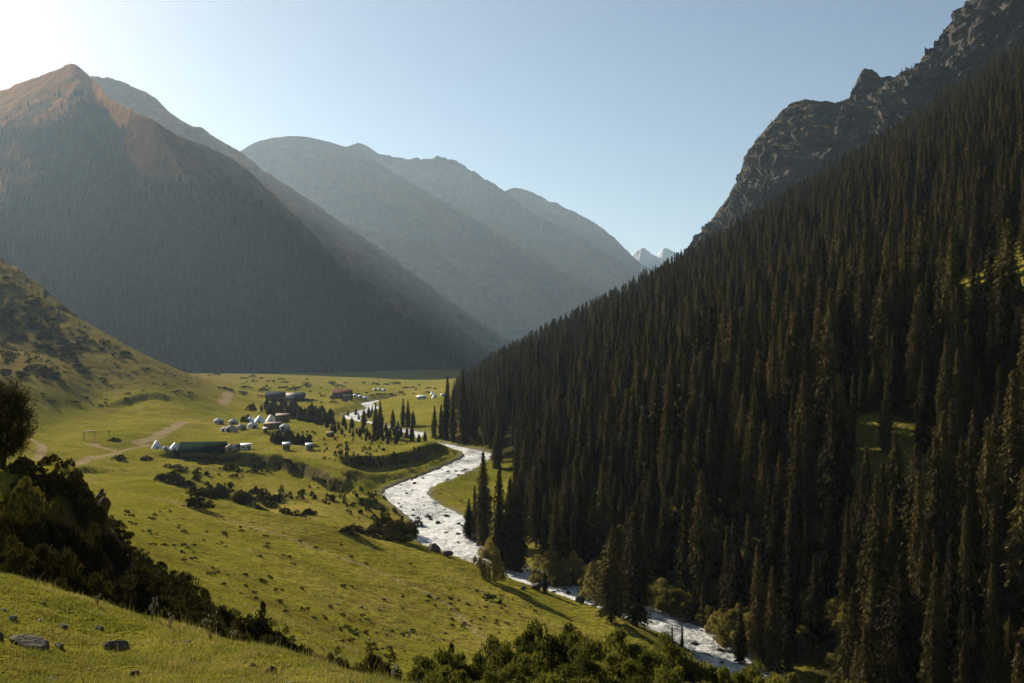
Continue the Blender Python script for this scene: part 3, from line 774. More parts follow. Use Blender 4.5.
# trees one can point at: (column, base row, top row, kind, width, label); depth from the ground
NAMED = [
 (484, 546, 451, 0, 1.15, 'tallest pointed dark spruce on the river bank beside the white rapids'),
 (469, 541, 498, 6, 1.0, 'short dark spruce at the water edge, first from the left beside the rapids'),
 (475, 543, 486, 4, 1.0, 'slim spruce squeezed between the short bank spruce and the tallest one'),
 (499, 572, 468, 1, 1.15, 'spruce behind the round pale shrub on the river bank'),
 (510, 572, 478, 0, 1.15, 'spruce on the river bank one place right of the shrub-backed spruce'),
 (519, 574, 473, 2, 1.0, 'broad spruce at the right end of the bank row, foot near the lower water'),
 (497, 468, 428, 6, 1.1, 'big dense spruce standing alone at the far edge of the grassy river bend'),
 (464, 444, 369, 2, 1.1, 'tall spruce at the left tip of the wood above the far river bend'),
 (453, 442, 388, 1, 1.1, 'slender spruce left of the tall one at the tip of the wood'),
 (446, 440, 393, 0, 1.1, 'middle spruce of the little row at the tip of the wood'),
 (441, 438, 404, 1, 1.2, 'short spruce in the little row at the tip of the wood'),
 (434, 437, 405, 2, 1.1, 'outermost spruce of the little row, nearest to the camp side of the water'),
 (447, 425, 376, 4, 1.2, 'thin far spruce rising behind the little row at the tip of the wood'),
 (364, 425, 408, 6, 1.1, 'squat spruce on the grass in front of the far white stretch of water'),
 (375, 436, 402, 2, 1.0, 'left one of two tall spruces close together among the young valley trees'),
 (380.5, 436, 400, 0, 1.2, 'right one of two tall spruces close together among the young valley trees'),
 (393, 427, 408, 6, 1.0, 'lone pointed spruce between the two tall pairs in the valley'),
 (403, 427, 398, 2, 1.0, 'tallest spruce of the trio beyond the braided river'),
 (408, 427, 400, 0, 1.2, 'middle spruce of the trio beyond the braided river'),
 (413, 427, 410, 6, 1.0, 'lowest spruce of the trio beyond the braided river'),
 (412, 441, 424, 6, 1.1, 'spruce standing between the two arms of the braided river'),
 (611, 622, 529, 5, 1.8, 'ragged broad spruce at the near river bank, left one of the twin pair'),
 (635, 624, 504, 2, 1.5, 'ragged taller spruce at the near river bank, right one of the twin pair'),
 (545, 592, 569, 6, .8, 'small spruce on a spit in the lower rapids'),
 (663, 588, 547, 4, 1.0, 'young spruce in front of the dark wood above the near rapids'),
 (685, 603, 489, 1, 1.1, 'tall spruce with a sunlit left edge above the near rapids, beside a twin'),
 (702, 606, 470, 0, 1.1, 'taller sunlit edged spruce of the pair above the near rapids'),
 (703, 619, 581, 4, .9, 'slim sapling spruce at the foot of the tall pair above the near rapids'),
 (727, 622, 525, 1, 1.0, 'narrow spruce right of the tall pair above the near rapids'),
 (740, 668, 598, 5, 1.0, 'dark ragged spruce overhanging the lowest visible rapids'),
 (758, 668, 544, 1, 1.0, 'tall narrow spruce at the near end of the river'),
 (773, 672, 566, 0, 1.0, 'second narrow spruce past the near end of the river'),
 (790, 660, 520, 4, 1.0, 'very slim spruce rising from the olive bushes past the river end'),
 (672, 655, 624, 4, .7, 'thin sapling spruce before the white water, left of two'),
 (682, 657, 622, 4, .7, 'thin sapling spruce before the white water, right of two'),
 (540, 500, 452, 0, 1.0, 'spruce at the right rim of the grassy river bend'),
 (531, 503, 468, 2, .9, 'smaller spruce at the right rim of the grassy river bend'),
]
SP_GROUP = 'dark spruces of the wooded slope'
named_xy = []
for (px, by, ty, kind, wd, lab) in NAMED:
    p = hit(px, by, 140)
    h = (by - ty) / F * p[1]
    wf = wd if h > 12 else wd * 1.25
    make_spruce(kind, p - np.array([0, 0, .15]), random.uniform(0, 6.28), h, wf, lab, 'single spruces along the river and valley')
    named_xy.append(p[:2])
named_xy = np.array(named_xy)

# rank the wood by how much of each tree shows
def visible_rank():
    order = np.argsort(W[:, 1]); grid = np.zeros((683, 1024), bool); score = np.zeros(len(W))
    zc = np.zeros((683, 1024))
    for i in order:
        x, y, z = W[i]; h = W_H[i]
        px = CX + F * x / y; pb = HY - F * z / y; pt = HY - F * (z + h) / y; hw = 1.6 * W_W[i] * h / 28 * F / y
        a, b = int(max(px - hw, 0)), int(min(px + hw + 1, 1024)); c, d = int(max(pt, 0)), int(min(pb, 683))
        if b <= a or d <= c: continue
        blk = grid[c:d, a:b]; new = (~blk).sum()
        score[i] = new
        q = int(c + (d - c) * .25); m = int((b - a) * .3)
        grid[q:d, a:b] = True
        grid[c:q, a + m:max(b - m, a + m + 1)] = True
    return score
_near = np.zeros(len(W), bool)
for q in named_xy: _near |= np.hypot(W[:, 0] - q[0], W[:, 1] - q[1]) < 3.2
W, W_H, W_K, W_W = W[~_near], W_H[~_near], W_K[~_near], W_W[~_near]
# keep the wood clear of the open spots: nothing over the water
_d, _a, _ = poly_dist(W[:, 0], W[:, 1], R_XY)
_ok = _d > np.interp(_a, R_ARC, R_W) * .5 + 2.0
W, W_H, W_K, W_W = W[_ok], W_H[_ok], W_K[_ok], W_W[_ok]
SC = visible_rank()
N_SINGLE = 262
single = np.argsort(-SC)[:N_SINGLE]
is_single = np.zeros(len(W), bool); is_single[single] = True
for i in single:
    make_spruce(int(W_K[i]), (W[i, 0], W[i, 1], W[i, 2] - .2), random.uniform(0, 6.28), W_H[i], W_W[i],
                'narrow dark spruce packed among many alike on the steep wooded slope above the river', SP_GROUP)

def instancer(name, pts, sources, rots, scls):
    """one object that scatters the crowns of SOURCES over its own points (a far wood nobody could count)"""
    me = bpy.data.meshes.new(name); me.vertices.add(len(pts)); me.vertices.foreach_set('co', np.asarray(pts, np.float32).ravel())
    a = me.attributes.new('turn', 'FLOAT_VECTOR', 'POINT'); a.data.foreach_set('vector', np.asarray(rots, np.float32).ravel())
    a = me.attributes.new('size', 'FLOAT_VECTOR', 'POINT'); a.data.foreach_set('vector', np.asarray(scls, np.float32).ravel())
    o = link(name, me, kind='stuff')
    ng = bpy.data.node_groups.new(name, 'GeometryNodeTree')
    ng.interface.new_socket('Geometry', in_out='INPUT', socket_type='NodeSocketGeometry')
    ng.interface.new_socket('Geometry', in_out='OUTPUT', socket_type='NodeSocketGeometry')
    gi = ng.nodes.new('NodeGroupInput'); go = ng.nodes.new('NodeGroupOutput')
    jn = ng.nodes.new('GeometryNodeJoinGeometry')
    for s in sources:
        oi = ng.nodes.new('GeometryNodeObjectInfo'); oi.transform_space = 'ORIGINAL'
        oi.inputs['Object'].default_value = s
        g2 = ng.nodes.new('GeometryNodeGeometryToInstance')
        ng.links.new(oi.outputs['Geometry'], g2.inputs[0]); ng.links.new(g2.outputs[0], jn.inputs[0])
    ip = ng.nodes.new('GeometryNodeInstanceOnPoints')
    ng.links.new(gi.outputs[0], ip.inputs['Points']); ng.links.new(jn.outputs[0], ip.inputs['Instance'])
    ip.inputs['Pick Instance'].default_value = True
    rv = ng.nodes.new('FunctionNodeRandomValue'); rv.data_type = 'INT'
    mn = [i for i in rv.inputs if i.type == 'INT']; mn[0].default_value = 0; mn[1].default_value = len(sources) - 1
    ng.links.new([q for q in rv.outputs if q.type == 'INT'][0], ip.inputs['Instance Index'])
    for nm, sock in (('turn', 'Rotation'), ('size', 'Scale')):
        na = ng.nodes.new('GeometryNodeInputNamedAttribute'); na.data_type = 'FLOAT_VECTOR'; na.inputs['Name'].default_value = nm
        src = [q for q in na.outputs if q.enabled and q.name == 'Attribute'][0]
        if sock == 'Rotation':
            er = ng.nodes.new('FunctionNodeEulerToRotation'); ng.links.new(src, er.inputs[0]); src = er.outputs[0]
        ng.links.new(src, ip.inputs[sock])
    ng.links.new(ip.outputs[0], go.inputs[0])
    md = o.modifiers.new('scatter', 'NODES'); md.node_group = ng
    return o

def crown_objects(kinds):
    """one standing tree's crown for each kind"""
    got = {}
    for o in bpy.data.objects:
        if o.type == 'MESH' and o.data in CROWNS:
            got.setdefault(CROWNS.index(o.data), o)
    return [got[k] for k in kinds if k in got]

rest = np.where(~is_single)[0]
k_ = W_H[rest] / 28
tag(instancer('spruce_wood', W[rest] - np.array([0, 0, .2]), crown_objects([0, 1, 2, 3, 4, 5]),
          np.column_stack([rng.normal(0, .015, len(rest)), rng.normal(0, .015, len(rest)), rng.uniform(0, 6.28, len(rest))]),
          np.column_stack([k_ * W_W[rest], k_ * W_W[rest], k_])), 'dense dark spruce wood climbing the steep slope to the skyline', 'wood')

# far woods on the lower faces of the mountains and scattered trees on the cliff
def face_points(Pn, n, vmax, umin=0.0, umax=1.0, vmin=0.02, keep=None):
    nv, nu = Pn.shape[:2]
    a = rng.uniform(vmin, vmax, n) ** 1.0 * (nv - 1); b = rng.uniform(umin, umax, n) * (nu - 1)
    i = a.astype(int).clip(0, nv - 2); j = b.astype(int).clip(0, nu - 2); fa, fb = (a - i)[:, None], (b - j)[:, None]
    P = (Pn[i, j] * (1 - fa) + Pn[i + 1, j] * fa) * (1 - fb) + (Pn[i, j + 1] * (1 - fa) + Pn[i + 1, j + 1] * fa) * fb
    m = np.ones(n, bool) if keep is None else keep(P, a / (nv - 1), b / (nu - 1))
    return P[m]
pf = [face_points(M_NEAR, 80000, .88, .3, 1.0, .0, lambda P, v, u: (rng.random(len(P)) < sstep(.66, .26, v + .22 * (u < .47) - .22 * sstep(.52, .6, u) + .6 * fbm(P[:, 0] / 300, P[:, 1] / 300, P[:, 2] / 300, 4)))),
      face_points(M_NEARB, 16000, .6, .3, 1.0, .0, lambda P, v, u: rng.random(len(P)) < sstep(.7, .15, v + .4 * fbm(P[:, 0] / 300, P[:, 1] / 300, P[:, 2] / 300, 3)))]
pf = np.vstack(pf)
u_ = pf[:, 0] / pf[:, 1]; pf = pf[(u_ > -.62) & (u_ < 0)]
sz = rng.uniform(.5, 1.0, len(pf)) * .95
tag(instancer('mountain_wood', pf - np.array([0, 0, .8]), crown_objects([0, 2, 3]), np.column_stack([np.zeros(len(pf)), np.zeros(len(pf)), rng.uniform(0, 6.28, len(pf))]),
          np.column_stack([sz * 1.35, sz * 1.35, sz])), 'hazy spruce forest covering the lower face of the big mountain', 'wood')
pc = face_points(M_CLIFF, 2200, 1.0, .06, .75, .1, lambda P, v, u: rng.random(len(P)) < .08 + .9 * sstep(.12, .4, fbm(P[:, 0] / 60, P[:, 1] / 60, P[:, 2] / 60, 3) + .25 * (v > .985)))
sz = rng.uniform(.15, .38, len(pc))
tag(instancer('cliff_trees', pc - np.array([0, 0, 1.0]), crown_objects([0, 1, 2]), np.column_stack([np.zeros(len(pc)), np.zeros(len(pc)), rng.uniform(0, 6.28, len(pc))]),
          np.column_stack([sz * 1.3, sz * 1.3, sz])), 'sparse small spruces clinging to the ledges and rim of the cliff', 'wood')

#PART2
# ------------------------------------------------------------------ shrubs
def shrub_mesh(name, seed, mat, rad=1.0, hgt=1.0, clumps=50, leaves=90, size=.03, cr=.17, up=.3, stems=True, bottom=.12, cz=1.0):
    """leaf clumps of uneven size over a lobed dome, on thin stems"""
    r_ = np.random.default_rng(seed)
    n = clumps
    az = r_.uniform(0, 6.283, n); el = np.arcsin(r_.uniform(bottom - .1, 1, n)); q = r_.uniform(.45, 1.0, n) ** .5
    lob = 1 + .22 * np.sin(az * 3 + r_.uniform(0, 6)) + .16 * np.sin(az * 5 + r_.uniform(0, 6))
    tip = np.stack([np.cos(az) * np.cos(el) * q * rad * lob * .9, np.sin(az) * np.cos(el) * q * rad * lob * .9, bottom * hgt + (1 - bottom) * hgt * np.sin(np.clip(el, 0, 2)) * q * r_.uniform(.72, 1.0, n)], 1)
    root = np.stack([tip[:, 0] * .15, tip[:, 1] * .15, np.full(n, -.05)], 1)
    cs = cr * r_.uniform(.55, 1.35, n)
    dv = unit(r_.normal(size=(n, leaves, 3)) + np.array([0, 0, .35])); rr = r_.uniform(.2, 1, (n, leaves, 1)) ** .5
    c = tip[:, None] + dv * rr * cs[:, None, None] * np.array([rad, rad, hgt * cz])
    ax = unit(dv * .7 + np.array([0, 0, up]) + r_.normal(0, .7, c.shape))
    wv = unit(np.cross(ax, r_.normal(size=c.shape)))
    s = size * r_.uniform(.6, 1.4, c.shape[:2] + (1,))
    c = c.reshape(-1, 3); c[:, 2] = np.maximum(c[:, 2], .02)
    V, Fq = leaf_quads(c, (ax * s).reshape(-1, 3), (wv * s * .6).reshape(-1, 3))
    fm = np.zeros(len(Fq), np.int32); mats = [mat]
    if stems:
        sh = Shape()
        for k in range(0, n, 2): sh.tube(root[k], root[k] * .1 + tip[k] * .9, .014 * rad + .006, .004 * rad, 4)
        b = len(V); V = np.vstack([V, np.array(sh.V)])
        qs = np.array(sh.F[4]) + b
        Fq = np.vstack([Fq, qs]); fm = np.zeros(len(Fq), np.int32); fm[-len(qs):] = 1; mats = [mat, MAT['stem']]
    return mesh_from(name, V, Fq, mats, False, fm)

SHRUB = {
 'willow': [shrub_mesh('willow_shrub', 100 + k, MAT['willow'], 1, 1, 130, 170, .024, .17, .0, True, .12, .5) for k in range(4)],
 'dark': [shrub_mesh('dark_shrub', 200 + k, MAT['dark_shrub'], 1, 1, 100, 130, .026, .17, .3, True, .05, .65) for k in range(4)],
 'olive': [shrub_mesh('olive_shrub', 300 + k, MAT['olive'], 1, 1, 60, 130, .036, .22, .2, True, .1, .6) for k in range(4)],
 'juniper': [shrub_mesh('juniper_bush', 400 + k, MAT['juniper'], 1, 1, 22, 26, .09, .26, .3, False, .0) for k in range(5)],
 'upright': [shrub_mesh('upright_bush', 500 + k, MAT['juniper'], .55, 1, 18, 24, .09, .24, .9, False, .0) for k in range(4)],
}
_rr = random.Random(5)
def bush(kind, loc, hgt, wid, label, group=None, name='shrub', cat='shrub'):
    me = _rr.choice(SHRUB[kind])
    o = link(name, me, None, loc); o.rotation_euler = (0, 0, _rr.uniform(0, 6.28)); o.scale = (wid, wid * _rr.uniform(.85, 1.1), hgt)
    return tag(o, label, cat, group)

def bush_at(kind, px, top, d, aspect, label, group=None, name='shrub', minh=.8, cat='shrub'):
    x = (px - CX) / F * d; z = H1(x, d); h = max((HY - top) / F * d - z, minh)
    return bush(kind, (x, d, z - .05), h, h * aspect, label, group, name, cat)

# thicket at the lower edge of the frame
WG = 'leafy shrubs of the thicket along the lower edge'
for px, top, d, asp in [(440, 664, 34, .42), (428, 655, 37, .35), (462, 646, 38, .4), (492, 641, 40, .42), (520, 630, 41, .4), (545, 622, 43, .42), (572, 620, 44, .42), (600, 629, 42, .4),
                        (628, 628, 41, .42), (655, 634, 40, .4), (682, 645, 40, .4), (708, 655, 39, .4), (735, 660, 39, .4), (762, 666, 38, .4), (780, 672, 39, .4), (500, 662, 35, .45), (535, 655, 36, .45), (570, 650, 36, .45),
                        (605, 655, 36, .45), (640, 655, 35, .45), (672, 664, 34, .45), (468, 672, 32, .45), (705, 676, 34, .45), (800, 674, 38, .4), (830, 678, 38, .4), (862, 682, 38, .4), (550, 672, 30, .45), (590, 676, 30, .45), (630, 678, 30, .45), (515, 680, 29, .45)]:
    bush_at('willow', px, top - 4, d, asp * 1.1, 'green leafy shrub in the dense thicket along the bottom edge of the view', WG)
for px, top, d, lab in [(446, 640, 44, 'dark feathery bush at the left end of the bottom thicket'), (487, 634, 46, 'dark feathery bush behind the bottom thicket, second from its left end')]:
    bush_at('dark', px, top, d, .33, lab, None)

# band of dark shrubs on the slope below the knoll
BG = 'dark shrubs of the gully band behind the grassy knoll'
for px, top, d, asp in [(112, 516, 78, .8), (100, 530, 70, .8), (128, 540, 74, .8), (142, 552, 70, .8), (165, 561, 68, .9), (120, 556, 64, .7), (150, 566, 62, .8), (135, 575, 58, .7), (168, 580, 60, .7), (190, 582, 60, .7),
                        (182, 590, 56, .7), (205, 596, 56, .7), (160, 590, 54, .7), (222, 601, 55, .6), (238, 612, 52, .6), (215, 612, 50, .7), (195, 606, 50, .7), (258, 622, 50, .6), (276, 626, 50, .6), (245, 628, 46, .7), (268, 638, 46, .7), (292, 638, 48, .6), (310, 646, 47, .6),
                        (286, 650, 42, .7), (330, 648, 47, .5), (345, 655, 46, .5), (352, 660, 45, .5), (318, 660, 40, .6), (180, 612, 46, .7), (230, 634, 42, .7), (108, 536, 50, .7), (114, 548, 49, .7), (120, 560, 48, .7), (126, 570, 47, .7), (132, 580, 46, .7), (138, 588, 45, .7), (116, 556, 46, .8), (124, 576, 44, .8), (100, 528, 50, .6), (144, 592, 47, .7)]:
    bush_at('dark', px, top, d, asp, 'dark shrub in the unbroken band that runs down behind the grassy knoll', BG)
for px, top, d, asp, lab in [(257, 602, 50, .45, 'round topped bush standing highest in the shrub band behind the knoll'), (372, 646, 44, .35, 'upright dark bush at the lower right end of the shrub band'), (385, 655, 42, .4, 'last low bush of the shrub band, beside the bare meadow')]:
    bush_at('dark', px, top, d, asp, lab)

# dark thicket under the earth bluff at the left
TG = 'shaded shrubs under the earth bluff at the left'
for px, top, d, asp in [(5, 500, 40, .45), (30, 492, 42, .45), (55, 505, 42, .45), (78, 520, 43, .5), (18, 530, 36, .5), (45, 535, 37, .5), (70, 545, 38, .5), (95, 552, 40, .5), (-20, 510, 38, .5), (110, 570, 41, .5), (5, 560, 32, .5), (35, 565, 33, .5), (62, 572, 34, .5), (88, 580, 35, .5),
                        (118, 590, 37, .5), (134, 598, 39, .55), (-25, 550, 32, .5), (10, 480, 46, .5), (40, 478, 48, .5), (122, 575, 45, .5), (140, 585, 46, .55), (0, 576, 30.5, .6), (48, 584, 31, .6), (80, 592, 32, .6), (110, 602, 33, .6), (-10, 466, 52, .4), (20, 455, 54, .6), (38, 460, 53, .6), (56, 466, 53, .6), (72, 470, 52.5, .6), (86, 478, 52, .6), (48, 470, 51, .6), (90, 508, 52, .5), (98, 524, 52, .5), (88, 530, 50, .6), (104, 540, 51, .55), (94, 548, 49, .6), (110, 556, 50, .55), (102, 564, 47, .6), (116, 570, 48, .6), (84, 520, 48, .5), (28, 468, 50.5, .6), (12, 462, 55, .8), (30, 463, 56, .8), (46, 464, 56.5, .8), (62, 468, 55.5, .8), (76, 473, 55, .8), (24, 458, 58, .8), (54, 462, 58, .8), (70, 466, 57.5, .8)]:
    bush_at('dark', px, top + (0 if d >= 50 else 8 if d >= 44 else 4) + (12 if px > 84 else 0), d, asp, 'dark shaded shrub in the thicket below the earth bluff', TG, 'shrub', .5)
for px, top, d, asp, lab in [(22, 476, 46, .3, 'pale olive twiggy bush on the bluff under the left edge tree'), (42, 486, 45.5, .3, 'pale olive twiggy bush on the bluff, right of its twin')]:
    bush_at('olive', px, top, d, asp, lab)

# the tree on the bluff
def bluff_tree():
    d = 55.0; px = 2; x = (px - CX) / F * d; z = H1(x, d) - .2; top = (HY - 381) / F * d - z
    t = thing('juniper_tree', 'brown leaved bushy tree on top of the earth bluff at the left edge', 'tree', (x, d, z))
    r_ = np.random.default_rng(77); sh = Shape()
    tips = []
    for k in range(5):
        a = r_.uniform(0, 6.28); m = np.array([math.cos(a) * .3, math.sin(a) * .3, top * .42]); sh.tube((math.cos(a) * .08, math.sin(a) * .08, 0), m, .11, .06)
        for j in range(5):
            b = a + r_.normal(0, .8); e = np.array([math.cos(b) * r_.uniform(.5, 1.5), math.sin(b) * r_.uniform(.5, 1.5), top * r_.uniform(.55, .95)]); sh.tube(m, e, .05, .015, 5); tips.append(e)
    link('trunk', sh.mesh('tree_trunk', MAT['stem'], True), t)
    cc, aa, bb = [], [], []
    for k in range(950):
        e = tips[r_.integers(len(tips))]; zt = r_.uniform(.03, 1.0); rad = 1.85 * math.sin(min(1, zt * .9 + .1) * 3.0) ** .6 + .1
        a = r_.uniform(0, 6.28); q = r_.uniform(.25, 1) ** .5
        c0 = np.array([math.cos(a) * rad * q, math.sin(a) * rad * q, zt * top * (.93 + .1 * math.sin(a * 3))]) * .75 + e * .25
        dv = unit(np.array([math.cos(a) * .7, math.sin(a) * .7, 1.0]) + r_.normal(0, .3, 3))
        n = 34; s = r_.uniform(-.25, .42, (n, 1))
        cc.append(c0 + dv * s + r_.normal(0, .075, (n, 3))); ax = unit(dv + r_.normal(0, .55, (n, 3))); sz = r_.uniform(.035, .075, (n, 1)); aa.append(ax * sz); bb.append(unit(np.cross(ax, r_.normal(size=(n, 3)))) * sz * .45)
    V, Fq = leaf_quads(np.vstack(cc), np.vstack(aa), np.vstack(bb))
    link('crown', mesh_from('tree_crown', V, Fq, MAT['bank_tree']), t)
bluff_tree()

# bushes at the river: (column, base row, top row, kind, aspect, label)
for px, by, ty, kind, asp, lab in [
    (490, 580, 540, 'olive', .42, 'round pale grey-green bush on the bank below the tallest bank spruce'),
    (549, 588, 552, 'olive', .6, 'pale bush at the forest edge above the lower rapids, left of the reddish one'),
    (574, 584, 553, 'olive', .55, 'reddish olive bush at the forest edge above the lower rapids'),
    (596, 600, 560, 'olive', .5, 'tall olive bush left of the ragged twin spruces'),
    (662, 607, 580, 'olive', .8, 'sunlit yellow-green bush between twin spruces and the sunlit pair'),
    (675, 612, 588, 'olive', .9, 'wide rounded bush overhanging the near rapids'),
    (706, 622, 605, 'olive', .9, 'low olive bush on the bank right of the tall sunlit pair'),
    (722, 634, 608, 'olive', .7, 'olive bush above the near rapids, third along the bank'),
    (735, 645, 605, 'olive', .6, 'tall golden olive bush beside the dark overhanging spruce'),
    (752, 650, 615, 'olive', .6, 'golden olive bush right of the dark overhanging spruce'),
    (718, 560, 540, 'olive', .8, 'small bright bush between trunks above the near bank'),
    (398, 541, 517, 'dark', .8, 'dark bushy clump at the upper end of the cut bank, biggest there'),
    (386, 534, 514, 'dark', 1.0, 'dark clump left of the biggest one on the cut bank'),
    (410, 533, 520, 'dark', .8, 'spreading dark clump right of the biggest one on the cut bank'),
    (418, 527, 517, 'dark', .7, 'low dark clump near the tip of the cut bank'),
    (428, 520, 513, 'dark', .7, 'rightmost low dark clump on the cut bank above the water'),
    (353, 534, 524, 'dark', 1.6, 'long low bush at the left end of the cut bank'),
    (372, 536, 526, 'dark', 1.2, 'low bush in the middle left of the cut bank'),
    (492, 601, 593, 'juniper', 1.6, 'flat oval dark bush alone on the smooth meadow'),
    (197, 508, 493, 'dark', 1.0, 'big dark bush in the gully below the camp'),
    (175, 485, 476, 'dark', 1.0, 'dark bush on the rim of the gully, nearest the camp building'),
    (221, 495, 484, 'dark', 1.0, 'dark bush down in the gully, right of the big one'),
    (240, 501, 491, 'dark', 1.1, 'dark bush at the right end of the gully'),
    (160, 480, 473, 'dark', .9, 'dark bush at the left end of the gully'),
    (230, 469, 463, 'dark', 1.5, 'wide bush right under the camp terrace edge'),
    (205, 464, 458, 'dark', 1.6, 'low bushes clump under the big camp building'),
    (147, 460, 455, 'dark', 1.4, 'low bush beside the track, left of the white tents'),
    (120, 460, 454, 'dark', 1.2, 'low dark bush where the two tracks meet'),
    (115, 441, 437, 'dark', 1.6, 'low dark bush right of the wooden shelter'),
    (252, 411, 403, 'dark', .7, 'small dark bush behind the white yurts, beside the grove'),
    (244, 422, 415, 'dark', .6, 'upright bush between two back row yurts'),
    (248, 419, 414, 'dark', .6, 'short bush between two back row yurts'),
    ]:
    p = hit(px, by, 120); h = (by - ty) / F * p[1]
    bush(kind, p - np.array([0, 0, .1]), h * 1.05, h * asp, lab)
OG = 'olive bushes on the forest floor above the river'
_n = 0
while _n < 230:
    px = _rr.uniform(540, 1040); by = _rr.uniform(590, 740) if _rr.random() < .7 else _rr.uniform(500, 610)
    p = hit(px, by, 120, 500)
    if p[0] < xb(p[1]) + 4: continue
    h = _rr.uniform(1.6, 5.2); bush('olive', p - np.array([0, 0, .1]), h, h * _rr.uniform(.45, .8), 'olive green bush on the forest floor under the spruces of the right slope', OG); _n += 1

# small dots of juniper over the meadows
def scatter(region, n, fn, d0=80, d1=1400):
    poly = np.array(region, float); lo, hi = poly.min(0), poly.max(0); k = 0; tries = 0
    while k < n and tries < n * 20:
        tries += 1
        px, py = _rr.uniform(lo[0], hi[0]), _rr.uniform(lo[1], hi[1])
        c = False
        for (ax, ay), (bx, by) in zip(poly, np.roll(poly, -1, 0)):
            if (ay > py) != (by > py) and px < (bx - ax) * (py - ay) / (by - ay) + ax: c = not c
        if not c: continue
        p = hit(px, py, d0, d1)
        if n > 60 and pnoise(p[0] / 22, p[1] / 22, 4.4) < _rr.uniform(-.30, .15): continue
        dist, a, _ = poly_dist(p[0:1], p[1:2], R_XY)
        if dist[0] < np.interp(a[0], R_ARC, R_W) * .5 + 2: continue
        fn(p); k += 1
def dots(kind, hmin, hmax, amin, amax, label, group, name='juniper_bush'):
    def f(p):
        h = _rr.uniform(hmin, hmax); bush(kind, p - np.array([0, 0, .05]), h, h * _rr.uniform(amin, amax), label, group, name)
    return f
D1 = 'small bushes on the river terrace below the camp'
scatter([(300, 432), (350, 432), (440, 448), (425, 462), (340, 470), (310, 450)], 110, dots('upright', .9, 2.3, .55, .95, 'small dark juniper bush among many on the terrace above the dark river scarp', D1), 250)
D2 = 'small bushes on the slope below the camp terrace'
scatter([(190, 470), (260, 462), (340, 485), (440, 510), (390, 525), (300, 515), (220, 500)], 150, dots('upright', .8, 2.2, .55, 1.0, 'small dark juniper bush among many on the slope between camp and cut bank', D2), 230)
D3 = 'tiny bushes on the smooth near meadow'
scatter([(110, 500), (300, 535), (560, 600), (500, 640), (380, 660), (250, 600), (140, 540)], 170, dots('juniper', .22, .6, .7, 1.5, 'tiny dark bush dotting the smooth near meadow', D3, 'meadow_bush'), 90, 300)
D4 = 'dark bushes on the steep left hillside'
scatter([(0, 275), (60, 310), (140, 362), (60, 380), (0, 378)], 250, dots('juniper', 1.3, 3.4, .7, 1.5, 'dark bush among many on the steep dry hillside at the left', D4, 'hillside_bush'), 300)
D5 = 'bushes at the foot of the left hillside'
scatter([(30, 378), (150, 366), (200, 380), (190, 400), (90, 412), (50, 405)], 40, dots('juniper', .7, 1.7, .9, 2.2, 'low dark bush on the grass at the foot of the left hillside', D5, 'hillside_bush'), 300)
D6 = 'scrub bushes on the far valley floor'
scatter([(190, 372), (300, 378), (430, 385), (440, 392), (330, 404), (230, 396)], 110, dots('juniper', 1.2, 3.4, .9, 2.4, 'faint low scrub bush on the far valley floor', D6, 'scrub_bush'), 500, 1700)
D8 = 'shrubs of the gully below the camp'
scatter([(160, 478), (200, 472), (300, 505), (330, 522), (300, 524), (210, 503)], 46, dots('dark', 1.0, 2.4, .7, 1.4, 'dark shrub in the eroded gully between camp terrace and smooth meadow', D8, 'gully_shrub'), 230)
D7 = 'bushes on the cut terrace edges'
scatter([(150, 470), (200, 458), (300, 462), (310, 470), (230, 478)], 30, dots('juniper', .8, 2.0, .8, 2.0, 'dark bush on the broken edge of the camp terrace', D7, 'terrace_bush'), 200)

# young trees of the valley
def young(px, by, h_px, kind, label, group, wf=1.35):
    p = hit(px, by, 250); h = h_px / F * p[1]
    make_spruce(kind, p - np.array([0, 0, .1]), _rr.uniform(0, 6.28), h, wf, label, group, 'young_spruce', 'young spruce')
YG = 'young spruces of the compact grove'
for k in range(120):
    t = _rr.random() ** .8; px = 263 + 70 * t; by = _rr.uniform(404 + 13 * t, 414 + 13 * t)
    young(px + _rr.uniform(-2, 2), by, _rr.uniform(7, 12), _rr.choice([6, 2, 6]), 'young dark spruce inside the compact grove behind the white tents', YG, _rr.uniform(2.0, 3.0))
YR = 'young spruces between grove and braided river'
for px, by in [(332, 431), (335, 433), (339, 430), (342, 434), (346, 430), (350, 433), (353, 437), (357, 434), (360, 437), (363, 433), (367, 437), (370, 440), (374, 441), (378, 440), (383, 441), (387, 438), (390, 437), (395, 436), (398, 439), (352, 428), (344, 426), (366, 441), (327, 428), (322, 425), (386, 432), (348, 417), (356, 416), (359, 421), (369, 418), (372, 414), (376, 424), (398, 431), (401, 436), (407, 438), (392, 430), (382, 423), (419, 442), (425, 441), (388, 444), (396, 444)]:
    young(px, by, _rr.uniform(7, 12), _rr.choice([6, 2, 6]), 'young bushy spruce in the loose row between grove and braided river', YR, _rr.uniform(1.3, 1.8))
YC = 'bushy young trees in front of the white tents'
for px, by in [(273, 442), (277, 443), (282, 444), (287, 442), (292, 443), (298, 444), (303, 444), (309, 444), (279, 439), (290, 440)]:
    young(px, by, _rr.uniform(10, 14), 6, 'bushy young spruce in the clump in front of the white tents', YC, _rr.uniform(2.4, 3.0))

